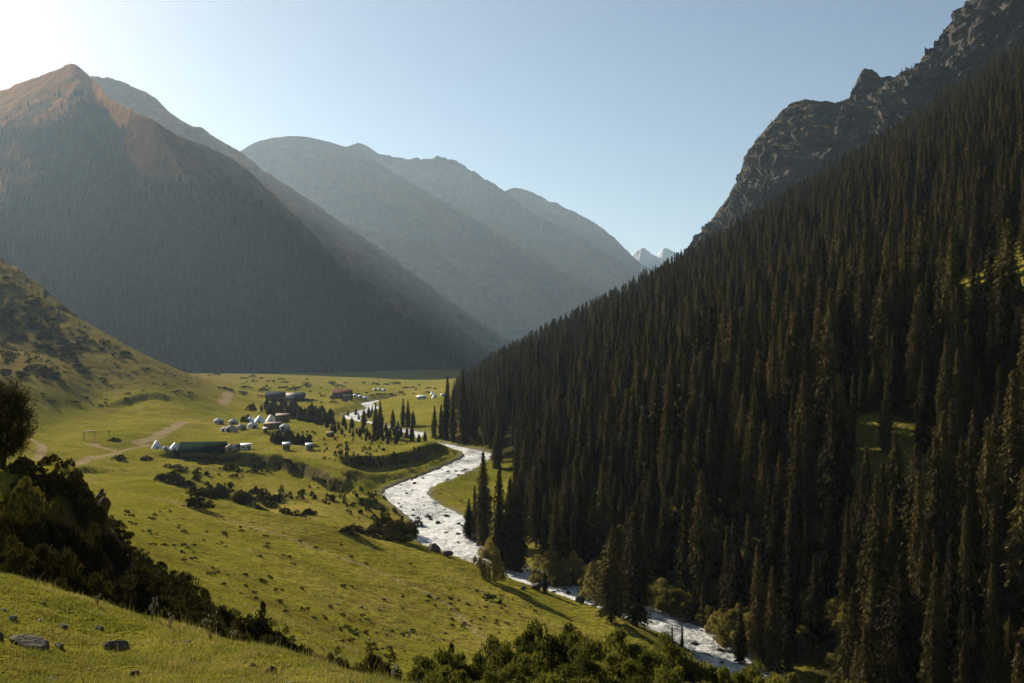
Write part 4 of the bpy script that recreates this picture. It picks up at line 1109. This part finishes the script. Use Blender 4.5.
# ------------------------------------------------------------------ stones
def rock_mesh(name, seed, mat, sub=26, rough=.28, flat=.7):
    r_ = np.random.default_rng(seed)
    n = sub; th = np.linspace(0, math.pi, n); ph = np.linspace(0, 2 * math.pi, 2 * n, endpoint=False)
    T, Pp = np.meshgrid(th, ph, indexing='ij'); D = np.stack([np.sin(T) * np.cos(Pp), np.sin(T) * np.sin(Pp), np.cos(T)], -1)
    rr = np.ones(D.shape[:2])
    for _ in range(11):
        nv_ = unit(r_.normal(size=3) * np.array([1, 1, .8])); c = r_.uniform(.55, .9)
        dt = D @ nv_; rr = np.where(dt > 1e-3, np.minimum(rr, c / np.maximum(dt, 1e-3)), rr)
    V = D * rr[..., None]; o = seed * 3.7
    V = V * (1 + rough * .35 * fbm(V[..., 0] * 2 + o, V[..., 1] * 2, V[..., 2] * 2, 5))[..., None]
    V = V * np.array([1, 1, flat]); m = 2 * n
    i = np.arange(n - 1)[:, None] * m; j = np.arange(m)[None]; j2 = (j + 1) % m
    Fq = np.stack([i + j, i + m + j, i + m + j2, i + j2], -1).reshape(-1, 4)
    return mesh_from(name, V.reshape(-1, 3), Fq, mat, True)
ROCKS = [rock_mesh('rock', k, MAT['rock']) for k in range(5)]
PALE = [rock_mesh('pale_rock', 20 + k, MAT['pale_rock']) for k in range(3)]
WET = [rock_mesh('boulder', 40 + k, MAT['wet_rock'], flat=.6) for k in range(4)]
def stone(meshes, p, sx, sy, sz, label, group=None, name='rock', rz=None, tilt=0.0, sink=.4):
    o = link(name, _rr.choice(meshes), None, (p[0], p[1], p[2] + sz * (.7 - sink) * .6)); o.scale = (sx, sy, sz)
    o.rotation_euler = (0, tilt, _rr.uniform(0, 6.28) if rz is None else rz); return tag(o, label, 'rock', group)
for px, by, w, hh, ms, lab, rz, tilt in [
    (26, 645, 48, 17, ROCKS, 'long dark slab of rock lying in the grass at the left edge', -.15, .22),
    (-2, 640, 16, 14, ROCKS, 'dark stone cut by the left edge above the long slab', None, 0),
    (119, 649, 31, 14, ROCKS, 'dark wedge shaped rock alone in the grass right of the long slab', -.1, .15),
    (64, 628, 16, 8, ROCKS, 'grey rock in the grass above and between slab and wedge rock', None, 0),
    (60, 647, 15, 7, ROCKS, 'small grey stone at the right end of the long slab', None, 0),
    (100, 629, 14, 6, ROCKS, 'low dark stone near the shrub thicket, above the wedge rock', None, 0),
    (135, 675, 10, 8, ROCKS, 'small round black stone near the bottom edge below the wedge rock', None, 0),
    (13, 619, 11, 6, PALE, 'pale stone with a flat top above the long slab', None, 0),
    (4, 611, 8, 5, PALE, 'pale little stone at the left edge under the thicket', None, 0),
    (44, 604, 6, 4, PALE, 'tiny pale stone close to the dark thicket', None, 0),
    (52, 680, 12, 5, PALE, 'white flat stone at the bottom edge, lower left', None, 0),
    (289, 684, 14, 4, PALE, 'white flat stone cut by the bottom edge under the knoll crest', None, 0),
    (271, 673, 18, 11, ROCKS, 'dark double humped rock on the right part of the knoll', None, 0),
    (253, 666, 9, 5, ROCKS, 'small dark stone just left of the double humped rock', None, 0),
    (188, 643, 12, 5, ROCKS, 'low dark stone on the knoll below the shrub band', None, 0),
    (193, 661, 9, 5, ROCKS, 'small grey stone on the knoll below the low dark one', None, 0),
    (40, 621, 9, 4, PALE, 'pale stone between the flat topped stone and the grey rock', None, 0),
    ]:
    p = hit(px, by, 4, 40); s = w / F * p[1] * .5
    stone(ms, p, s, s * .7, hh / F * p[1] * .75, lab, None, 'rock', rz, tilt)
for px, by, w, hh, lab in [
    (434, 551, 20, 9, 'big brown boulder at the left edge of the rapids'), (446, 536, 8, 4, 'small boulder in the rapids upstream of the big brown one'), (459, 537, 11, 5, 'dark boulder in mid rapids near the bank spruces'),
    (447, 556, 16, 4, 'flat boulder just below the big brown one'), (524, 590, 8, 4, 'boulder at the left edge of the lower rapids'), (536, 589, 13, 6, 'dark boulder pair in the lower rapids'), (569, 597, 10, 8, 'dark pointed boulder beside the meadow tip'),
    (582, 591, 12, 8, 'round boulder near the forest side of the lower rapids'), (580, 602, 10, 7, 'boulder at the meadow tip, lowest of three'), (592, 604, 12, 7, 'dark boulder under the ragged twin spruces'),
    (684, 622, 12, 6, 'dark boulder at the head of the near rapids'), (694, 648, 12, 7, 'dark boulder in the middle of the near rapids'), (676, 633, 8, 5, 'small boulder at the left side of the near rapids'), (712, 652, 8, 4, 'small boulder low in the near rapids'), (722, 668, 10, 6, 'last boulder in the near rapids'),
    (702, 634, 9, 4, 'low boulder along the far edge of the near rapids')]:
    p = hit(px, by, 140); s = w / F * p[1] * .5
    stone(WET, p + np.array([0, 0, .55]), s, s * .8, hh / F * p[1] * 1.1, lab, None, 'boulder', None, 0, .75)
BR = 'stones along the river edge'
k = 0
while k < 90:
    i = _rr.randrange(0, 300); L = RIVER[i]; t = RIVER[i + 1] - RIVER[i]; nn_ = np.array([t[1], -t[0]]); nn_ /= np.linalg.norm(nn_)
    sd = _rr.choice([-1, 1]); off = (L[3] * .5 + _rr.uniform(-1.6, 1.0)) * sd; x, y = L[0] + nn_[0] * off, L[1] + nn_[1] * off
    if y > 520: continue
    s = _rr.uniform(.3, .95); stone(WET, (x, y, max(H1(x, y), L[2] - .2)), s, s * .8, s * .9, 'dark wet stone among many along the edge of the white river', BR, 'boulder'); k += 1
LB = 'boulders standing in the lower white rapids'
k = 0
while k < 34:
    i = _rr.randrange(8, 130); L = RIVER[i]; t = RIVER[i + 1] - RIVER[i]; nn_ = np.array([t[1], -t[0]]); nn_ /= np.linalg.norm(nn_)
    off = L[3] * .5 * _rr.uniform(-.95, .95); s = _rr.uniform(.45, 1.25)
    stone(WET, (L[0] + nn_[0] * off, L[1] + nn_[1] * off, L[2] + .1), s, s * .8, s * .9, 'dark boulder among many breaking the lower white rapids', LB, 'rapids_boulder'); k += 1
MR = 'stones scattered on the near meadow'
scatter([(330, 600), (480, 620), (450, 650), (360, 660), (320, 630)], 18, lambda p: stone(ROCKS, p, *(lambda s: (s, s * .7, s * .8))(_rr.uniform(.2, .5)), 'dark stone lying on the smooth meadow above the bottom thicket', MR), 90, 250)

# crags on the raw edge of the bluff
CR = [rock_mesh('bluff_crag', 60 + k, MAT['bluff'], 70, 1.6, 1.0) for k in range(3)]
for px, by, d, w, hh, lab in [(88, 560, 55, 46, 78, 'craggy brown earth face at the right end of the bluff'), (52, 540, 58, 60, 70, 'craggy brown earth face in the middle of the bluff, under the tree'), (104, 575, 54, 26, 50, 'lowest brown crag at the foot of the bluff corner')]:
    x = (px - CX) / F * d; z = (HY - by) / F * d; o = link('earth_crag', _rr.choice(CR), None, (x, d + .4, z + hh / F * d * .35)); o.scale = (w / F * d * .55, w / F * d * .5, hh / F * d * .62); o.rotation_euler = (0, .1, _rr.uniform(0, 6)); tag(o, lab, 'crag')

# ------------------------------------------------------------------ grass
def blades(name, x, y, z, hgt, wid, mat, tris=1):
    n = len(x); a = rng.uniform(0, 6.283, n); lean = rng.uniform(.1, .9, n)
    base = np.stack([x, y, z - .005], 1); t = np.stack([np.cos(a), np.sin(a), np.zeros(n)], 1); o = np.stack([-np.sin(a), np.cos(a), np.zeros(n)], 1)
    tip = base + o * (hgt * lean)[:, None] + np.array([0, 0, 1.0])[None] * (hgt * (1 - .35 * lean))[:, None]
    V = np.stack([base - t * wid[:, None], base + t * wid[:, None], tip], 1).reshape(-1, 3)
    return link(name, mesh_from(name, V, np.arange(len(V)).reshape(-1, 3), mat), kind='stuff')
def grass_mat():
    m, nt, out = material('grass_blades'); n = N(nt); P = n.pos()
    a = n.noise(P, .5, 4); b = n.noise(P, 9, 3)
    c = n.ramp(n.math('ADD', n.math('MULTIPLY', a, .55), n.math('MULTIPLY', b, .45)), [(.36, (.095, .105, .014)), (.5, (.160, .155, .024)), (.62, (.26, .205, .055))])
    p = n.principled(c, .7, .15); t = n.new('ShaderNodeBsdfTranslucent'); n.put(t.inputs['Color'], c)
    mx = n.new('ShaderNodeMixShader'); mx.inputs[0].default_value = .45; nt.links.new(p, mx.inputs[1]); nt.links.new(t.outputs[0], mx.inputs[2]); nt.links.new(mx.outputs[0], out.inputs['Surface'])
    return m
MAT['grass'] = grass_mat()
def near_grass():
    n = 420000
    d = 6 * (34 / 6) ** rng.random(n); u = rng.uniform(-.56, .30, n); x = u * d
    keep = rng.random(n) < (.35 + .65 * sstep(-.35, .2, fbm(x / 1.1, d / 1.1, 3.0, 3)))
    x, d = x[keep], d[keep]
    z = H(x, d); h = rng.uniform(.03, .10, len(x)) * (1 + 1.5 * sstep(.1, .5, fbm(x / .8, d / .8, 6.0, 2)))
    tall = rng.random(len(x)) < .025; h[tall] *= rng.uniform(2, 4, tall.sum())
    w = np.maximum(.0035, d * .00035) * rng.uniform(.7, 1.3, len(x)); w[tall] *= .6
    o = blades('grass', x, d, z, h, w, MAT['grass']); tag(o, 'short tufted grass of the near knoll', 'grass')
near_grass()
def meadow_grass():
    n = 260000
    d = 62 * (460 / 62) ** rng.random(n); u = rng.uniform(-.54, .12, n); x = u * d
    m = (x < xb(d) - 2); x, d = x[m], d[m]
    dist, a, _ = poly_dist(x, d, R_XY); m = dist > np.interp(a, R_ARC, R_W) * .5 + 1.5
    m &= rng.random(len(x)) < sstep(-.25, .35, fbm(x / 9, d / 9, 3.0, 4))
    x, d = x[m], d[m]; z = H(x, d)
    h = rng.uniform(.08, .24, len(x)); o = blades('meadow_grass', x, d, z, h, h * rng.uniform(.25, .5, len(x)), MAT['grass']); tag(o, 'short grass tufts covering the valley meadow', 'grass')
meadow_grass()

# stalks on the knoll crest
def stalk(px, by, top, lab, seed):
    p = hit(px, by, 5, 40); h = (by - top) / F * p[1]; r_ = np.random.default_rng(seed)
    t = thing('thistle', lab, 'thistle', p); sh = Shape(); hd = Shape()
    for k in range(4):
        a = r_.uniform(0, 6.28); q = r_.uniform(.05, .28) * h; e = np.array([math.cos(a) * q, math.sin(a) * q, h * r_.uniform(.6, 1)])
        sh.tube((0, 0, 0), e, .008, .005, 5)
        for j in range(3):
            m = e * r_.uniform(.5, .9); b = r_.uniform(0, 6.28); f = m + np.array([math.cos(b), math.sin(b), .8]) * h * .12; sh.tube(m, f, .005, .004, 4)
            V0 = len(hd.V); hd.lathe([(.003, -.012), (.012, 0), (.014, .011), (.008, .02), (.001, .024)], 8); hd.V[V0:] = [(v[0] + f[0], v[1] + f[1], v[2] + f[2]) for v in hd.V[V0:]]
        V0 = len(hd.V); hd.lathe([(.003, -.014), (.016, 0), (.019, .014), (.011, .028), (.001, .033)], 8); hd.V[V0:] = [(v[0] + e[0], v[1] + e[1], v[2] + e[2]) for v in hd.V[V0:]]
    link('stem', sh.mesh('stem', MAT['thistle']), t); link('seed_head', hd.mesh('seed_head', MAT['flower'], True), t)
for i, a in enumerate([(152, 622, 598, 'pale dry thistle standing at the crest of the knoll, left of the taller one'), (211, 640, 611, 'tallest pale dry thistle at the crest of the knoll'), (98, 606, 594, 'short pale thistle before the dark thicket'), (234, 634, 622, 'yellowish thistle right of the tallest one'), (394, 681, 664, 'dry stalk at the right end of the knoll crest'), (170, 630, 614, 'small dry thistle between the two pale ones')]):
    stalk(*a, 900 + i)

# ------------------------------------------------------------------ the camp
def make_yurt(label, loc, r, rz, mats, group):
    t = thing('yurt', label, 'yurt', loc, rz, group, (r, r, r))
    s = Shape(); s.lathe([(1.0, -.15), (1.0, .56), (.985, .60), (0, .60)], 28); w_ = link('wall', s.mesh('yurt_wall', MAT[mats[0]], True), t)
    s = Shape(); s.lathe([(1.05, .545), (1.03, .60), (.80, .80), (.55, .96), (.30, 1.07), (.22, 1.09), (0, 1.10)], 28); rf = link('roof', s.mesh('yurt_roof', MAT[mats[1]], True), t)
    s = Shape(); s.lathe([(.24, 1.08), (.24, 1.13), (.17, 1.16), (.0, 1.17)], 16); link('crown_ring', s.mesh('crown_ring', MAT['wood'], True), rf)
    s = Shape(); s.box(-.20, .20, -1.05, -.96, 0, .50); s.box(-.24, -.20, -1.07, -.96, 0, .54); s.box(.20, .24, -1.07, -.96, 0, .54); s.box(-.2, .2, -1.07, -.96, .50, .54); link('door', s.mesh('yurt_door', MAT['dark_door']), t)
    return t
for px, by, w, mats, lab in [
    (219, 423.5, 9.5, ('felt_tan', 'felt_roof'), 'white roofed yurt at the far left of the back row, standing apart'),
    (233.5, 424, 9, ('felt_tan', 'felt'), 'white yurt in the back row, second from the left'),
    (251, 421.5, 8, ('felt', 'felt_roof'), 'white yurt in the back row beside the two upright bushes'),
    (231.5, 432, 11.5, ('felt_tan', 'felt_tan'), 'largest grey yurt of the front row with a lighter one touching its left'),
    (226, 431.5, 9, ('felt', 'felt'), 'light grey yurt half hidden at the left of the largest front yurt'),
    (241.5, 429.5, 9.5, ('felt_tan', 'felt_tan'), 'brownish yurt in the middle of the front row'),
    (253, 428, 10, ('felt', 'felt_roof'), 'pale yurt at the right of the front row below the big white tent'),
    (285, 430, 10, ('blue_grey', 'felt_roof'), 'blue-grey yurt at the right end beside the brown wooden shed'),
    (231, 450.5, 10, ('felt_tan', 'felt_tan'), 'grey yurt right beside the long green roofed building'),
    (166, 449.5, 6, ('felt', 'felt'), 'small white yurt between two white pointed tents'),
    (355.5, 397, 5, ('felt', 'tarp'), 'far white yurt beside the red roofed house'), (360.5, 397.5, 5, ('felt', 'tarp'), 'far white yurt, middle of the three by the red roofed house'), (365.5, 399, 5.5, ('felt', 'tarp'), 'far pale yurt, last of the three by the red roofed house'),
    (375, 390.5, 4, ('felt', 'tarp'), 'farthest tiny white yurt, left of three in a line'), (379.5, 390, 3.6, ('felt', 'tarp'), 'farthest tiny white yurt, middle of three in a line'), (384, 391, 4, ('felt', 'tarp'), 'farthest tiny white yurt, right of three in a line'),
    (443, 396, 5, ('felt', 'tarp'), 'far white yurt seen at the edge of the spruce wood'),
    (187, 366, 4.5, ('felt', 'tarp'), 'lone white yurt far off on the left ridge line'),
    ]:
    p = hit(px, by, 200); make_yurt(lab, p, w / F * p[1] * .53, _rr.uniform(-.5, .9), mats, 'yurts of the valley camp')

def ridge_tent(label, px, by, w, hh, rz=0.5, mat='tarp'):
    p = hit(px, by, 200); a = w / F * p[1]; h = hh / F * p[1]
    t = thing('tent', label, 'tent', p, rz, 'pointed white tents')
    s = Shape(); n = 8; V = [(a * .5 * math.cos(6.283 * k / n), a * .5 * math.sin(6.283 * k / n), -.05) for k in range(n)] + [(a * .32 * math.cos(6.283 * k / n), a * .32 * math.sin(6.283 * k / n), h * .45) for k in range(n)] + [(a * .06 * math.cos(6.283 * k / n), a * .06 * math.sin(6.283 * k / n), h) for k in range(n)]
    s.add(V, [(k, (k + 1) % n, n + (k + 1) % n, n + k) for k in range(n)] + [(n + k, n + (k + 1) % n, 2 * n + (k + 1) % n, 2 * n + k) for k in range(n)] + [tuple(range(2 * n, 3 * n))])
    link('canopy', s.mesh('tent_canopy', MAT[mat]), t)
    s = Shape(); s.tube((0, 0, 0), (0, 0, h * 1.08), .05); link('pole', s.mesh('tent_pole', MAT['wood']), t)
    s = Shape(); s.add([(-a * .1, -a * .47, 0), (a * .1, -a * .47, 0), (0, -a * .37, h * .38), (-a * .1, -a * .49, 0), (a * .1, -a * .49, 0), (0, -a * .39, h * .38)], [(3, 4, 5), (0, 2, 1), (0, 1, 4, 3), (1, 2, 5, 4), (2, 0, 3, 5)]); link('door_flap', s.mesh('door_flap', MAT['dark_door']), t)
ridge_tent('steep white tent at the left end of the camp, left of the small yurt', 157, 448.5, 12, 8)
ridge_tent('wide white tent leaning against the long green roofed building', 175.5, 450, 14, 7.5, .2)
ridge_tent('big white pointed tent in the middle of the back row', 260, 422.5, 14, 7, .1)
ridge_tent('white pointed tent touching the brown wooden shed', 271, 422, 12, 7.5, .4)
ridge_tent('far white tent at the wood edge, larger of two', 434.5, 398, 6.5, 5)
ridge_tent('far white tent at the wood edge, smaller and higher', 432.5, 394.5, 5, 3.5)

def house(name, label, cat, px0, px1, by, eave, ridge, wall, roof, rz=.12, depth=None, windows=2, door=True, over=.35, trim=None):
    px = (px0 + px1) / 2; p = hit(px, by, 200); k = p[1] / F
    L = (px1 - px0) * k * .5; he = (by - eave) * k; hr = (by - ridge) * k; D = depth or min(L * 1.1, 4.5)
    t = thing(name, label, cat, p + np.array([0, D * .5, 0]), rz)
    s = Shape(); s.gable_wall(-L, L, -D, D, -.8, he, hr - .05); link('wall', s.mesh('house_wall', MAT[wall]), t)
    s = Shape(); s.gable(-L, L, -D, D, he, hr, .14, over); link('roof', s.mesh('house_roof', MAT[roof]), t)
    for q in range(windows):
        xx = -L + 2 * L * (q + .7) / (windows + .6); ww = min(.55, L * .22); s = Shape(); z0 = he * .38; z1 = he * .8
        s.box(xx - ww, xx + ww, -D - .05, -D + .05, z0, z1); w_ = link('window', s.mesh('window_pane', MAT['glass']), t)
        s = Shape(); f = .09; s.box(xx - ww - f, xx - ww, -D - .09, -D + .05, z0 - f, z1 + f); s.box(xx + ww, xx + ww + f, -D - .09, -D + .05, z0 - f, z1 + f); s.box(xx - ww, xx + ww, -D - .09, -D + .05, z1, z1 + f); s.box(xx - ww, xx + ww, -D - .09, -D + .05, z0 - f, z0)
        link('frame', s.mesh('window_frame', MAT['white_paint']), w_)
    if door:
        xx = L * .62; s = Shape(); s.box(xx - .5, xx + .5, -D - .06, -D + .05, -.1, min(2.0, he * .92)); link('door', s.mesh('house_door', MAT['dark_door']), t)
    return t
house('camp_building', 'long low building with a dark green roof at the camp', 'building', 181, 223, 455.5, 451.8, 443.4, 'wood', 'green_roof', .10, 4.6, 4, True, .8)
house('shed', 'small teal shed in front of the green roofed building', 'shed', 192.5, 199, 456.5, 450, 448.2, 'teal', 'blue_grey', .05, 1.2, 0, True, .15)
house('hut', 'low brown hut between the grey yurt and the white cabin', 'hut', 234.5, 240.5, 450, 446, 444.2, 'wood', 'dark_roof', .1, 1.4, 1, False, .15)
house('cabin', 'white cabin trailer right of the brown hut', 'cabin', 240.8, 251, 450, 445.2, 443.6, 'white_paint', 'tarp', .2, 1.4, 2, True, .1)
house('wood_shed', 'tall brown wooden shed behind the blue-grey yurt', 'shed', 276, 288.5, 422.5, 416, 413.5, 'wood', 'wood', .05, 3.0, 1, True, .3)
house('long_shed', 'long low brown shed in front of the tall brown one', 'shed', 264.5, 281, 429, 424, 422, 'wood', 'wood', .02, 2.2, 2, True, .3)
house('booth', 'tiny booth with a pale roof in front of the long shed', 'booth', 263.3, 267, 432.4, 428.4, 427.4, 'wood', 'tarp', .1, .8, 0, True, .12)
house('plank_hut', 'small blue-grey hut before the bushy clump, left of two', 'hut', 282.5, 289.5, 449.5, 444.5, 442.2, 'wood', 'blue_grey', .25, 1.4, 0, True, .2)
house('plank_hut', 'small blue-grey hut right of the bushy clump, right of two', 'hut', 305.5, 312, 450, 445.5, 443.2, 'blue_grey', 'blue_grey', .25, 1.3, 1, True, .2)
house('brown_hut', 'lone brown hut in the meadow between clump and young spruces', 'hut', 326.5, 333.5, 437, 433.5, 431.6, 'wood', 'wood', .1, 1.3, 1, True, .2)
house('lodge', 'dark roofed lodge with a long roof above the spruce grove', 'lodge', 266, 284, 401, 396.5, 391.5, 'wood', 'dark_roof', .1, 5, 3, True, .6)
house('lodge', 'dark roofed lodge right of the pale roofed one above the grove', 'lodge', 292, 304, 400.5, 396.5, 392.5, 'wood', 'dark_roof', .1, 5, 2, True, .6)
house('pale_roofed_house', 'house with a pale pointed roof between the two dark lodges', 'house', 283, 294, 400.5, 397.5, 393, 'wood', 'pale_roof', .0, 3.5, 2, False, .6)
house('red_roofed_house', 'house with a faded red roof at the far camp', 'house', 333, 351.5, 398.5, 394.5, 389.5, 'planks', 'red_roof', .12, 5, 3, True, .6)
house('annex', 'dark low annex at the right end of the red roofed house', 'annex', 343, 352.5, 400, 396.5, 394.6, 'wood', 'dark_roof', .12, 3, 1, True, .3)
house('white_hall', 'long low white hall at the far river meadow', 'hall', 417, 426, 399, 396.6, 395.2, 'white_paint', 'blue_grey', .05, 3, 3, True, .3)

def shelter():
    p = hit(89.5, 440.5, 250); k = p[1] / F; L = 5.2 * k; h = 9.5 * k
    t = thing('wooden_shelter', 'open wooden frame with a flat roof beam on the left meadow', 'shelter', p, .1)
    for sx in (-1, 1):
        for sy in (-1, 1):
            s = Shape(); s.tube((sx * L, sy * 1.1, -.3), (sx * L, sy * 1.1, h * .94), .10, .09); link('post', s.mesh('shelter_post', MAT['wood']), t)
    s = Shape(); s.box(-L - .4, L + .4, -1.5, 1.5, h * .94, h); link('roof', s.mesh('shelter_roof', MAT['wood']), t)
    s = Shape(); s.box(-L * .9, L * .9, -.25, .25, .5, .6); link('bench', s.mesh('shelter_bench', MAT['wood']), t)
shelter()
def fence():
    pts = [hit(a, b, 250) for a, b in ((254, 450.5), (262, 451), (270, 451.5), (278, 452), (286, 452.3), (294, 452.5), (302, 452.6), (310, 452.4), (318, 452))]
    t = thing('fence', 'low wire fence with wooden posts below the camp terrace huts', 'fence', pts[0])
    for q in pts:
        s = Shape(); r = q - pts[0]; s.tube(r + np.array([0, 0, -.3]), r + np.array([0, 0, 1.5]), .09, .08); link('post', s.mesh('fence_post', MAT['wood']), t)
    s = Shape()
    for h in (.6, 1.2):
        for a, b in zip(pts[:-1], pts[1:]): s.tube(a - pts[0] + np.array([0, 0, h]), b - pts[0] + np.array([0, 0, h]), .035, n=4)
    link('rail', s.mesh('fence_rail', MAT['wood']), t)
fence()
p = hit(109, 438, 250); s = Shape(); s.tube((0, 0, -.2), (0, 0, 3.4), .09, .08); s.tube((0, 0, 3.1), (.9, 0, 3.3), .06); s.box(-.35, .35, -.06, .06, 2.6, 3.2)
tag(link('sign_post', s.mesh('sign_post', MAT['wood']), None, p), 'lone wooden post with a small board right of the shelter', 'post')
# ------------------------------------------------------------------ haze, light, camera
def haze():
    s = Shape(); s.box(-14500, 14500, -14500, 14500, -260, 1760)
    m, nt, out = material('haze'); n = N(nt)
    v = n.new('ShaderNodeVolumePrincipled')
    v.inputs['Color'].default_value = (.39, .54, .69, 1); v.inputs['Density'].default_value = HAZE_DENSITY
    v.inputs['Anisotropy'].default_value = .42
    nt.links.new(v.outputs[0], out.inputs['Volume'])
    link('haze', s.mesh('haze', m), kind='stuff')
haze()

az, el = math.radians(SUN_AZ), math.radians(SUN_EL)
sdir = Vector((math.sin(az) * math.cos(el), math.cos(az) * math.cos(el), math.sin(el)))
sun = bpy.data.lights.new('sun', 'SUN'); sun.energy = SUN_STRENGTH; sun.angle = math.radians(.53); sun.color = (1, .89, .72)
so = bpy.data.objects.new('sun', sun); C.objects.link(so); so.rotation_euler = (-sdir).to_track_quat('-Z', 'Y').to_euler(); so.location = sdir * 3000
w = bpy.data.worlds.new('World'); S.world = w; w.use_nodes = True
nt = w.node_tree; nt.nodes.clear()
o_ = nt.nodes.new('ShaderNodeOutputWorld'); bg = nt.nodes.new('ShaderNodeBackground'); sk = nt.nodes.new('ShaderNodeTexSky')
sk.sky_type = 'NISHITA'; sk.sun_disc = False; sk.sun_elevation = el; sk.sun_rotation = az
sk.altitude = 2300; sk.air_density = 1.0; sk.dust_density = 2.4; sk.ozone_density = .6
bg.inputs[1].default_value = SKY_STRENGTH
tn = N(nt).mix(1.0, sk.outputs[0], (1.03, .975, .855), 'MULTIPLY'); nt.links.new(tn, bg.inputs[0]); nt.links.new(bg.outputs[0], o_.inputs['Surface'])

cam = bpy.data.cameras.new('camera'); cam.lens = 35 * F / 995 * 1.0; cam.sensor_width = 36.0 * 995 / 995; cam.clip_end = 60000; cam.clip_start = .1
cam.shift_y = (HY - 341.5) / 1024.0
co = bpy.data.objects.new('camera', cam); C.objects.link(co); co.location = (0, 0, 0); co.rotation_euler = (math.pi / 2, 0, 0)
S.camera = co
S.view_settings.view_transform = 'Standard'; S.view_settings.look = 'None'; S.view_settings.exposure = EXPOSURE; S.view_settings.gamma = 1
S.view_settings.use_curve_mapping = False
S.render.engine = 'CYCLES'
S.cycles.use_denoising = True
S.cycles.max_bounces = 6; S.cycles.diffuse_bounces = 2; S.cycles.glossy_bounces = 2; S.cycles.transmission_bounces = 3; S.cycles.volume_bounces = 0; S.cycles.transparent_max_bounces = 6
S.cycles.use_adaptive_sampling = True; S.cycles.adaptive_threshold = .02
S.cycles.sample_clamp_indirect = 4.0
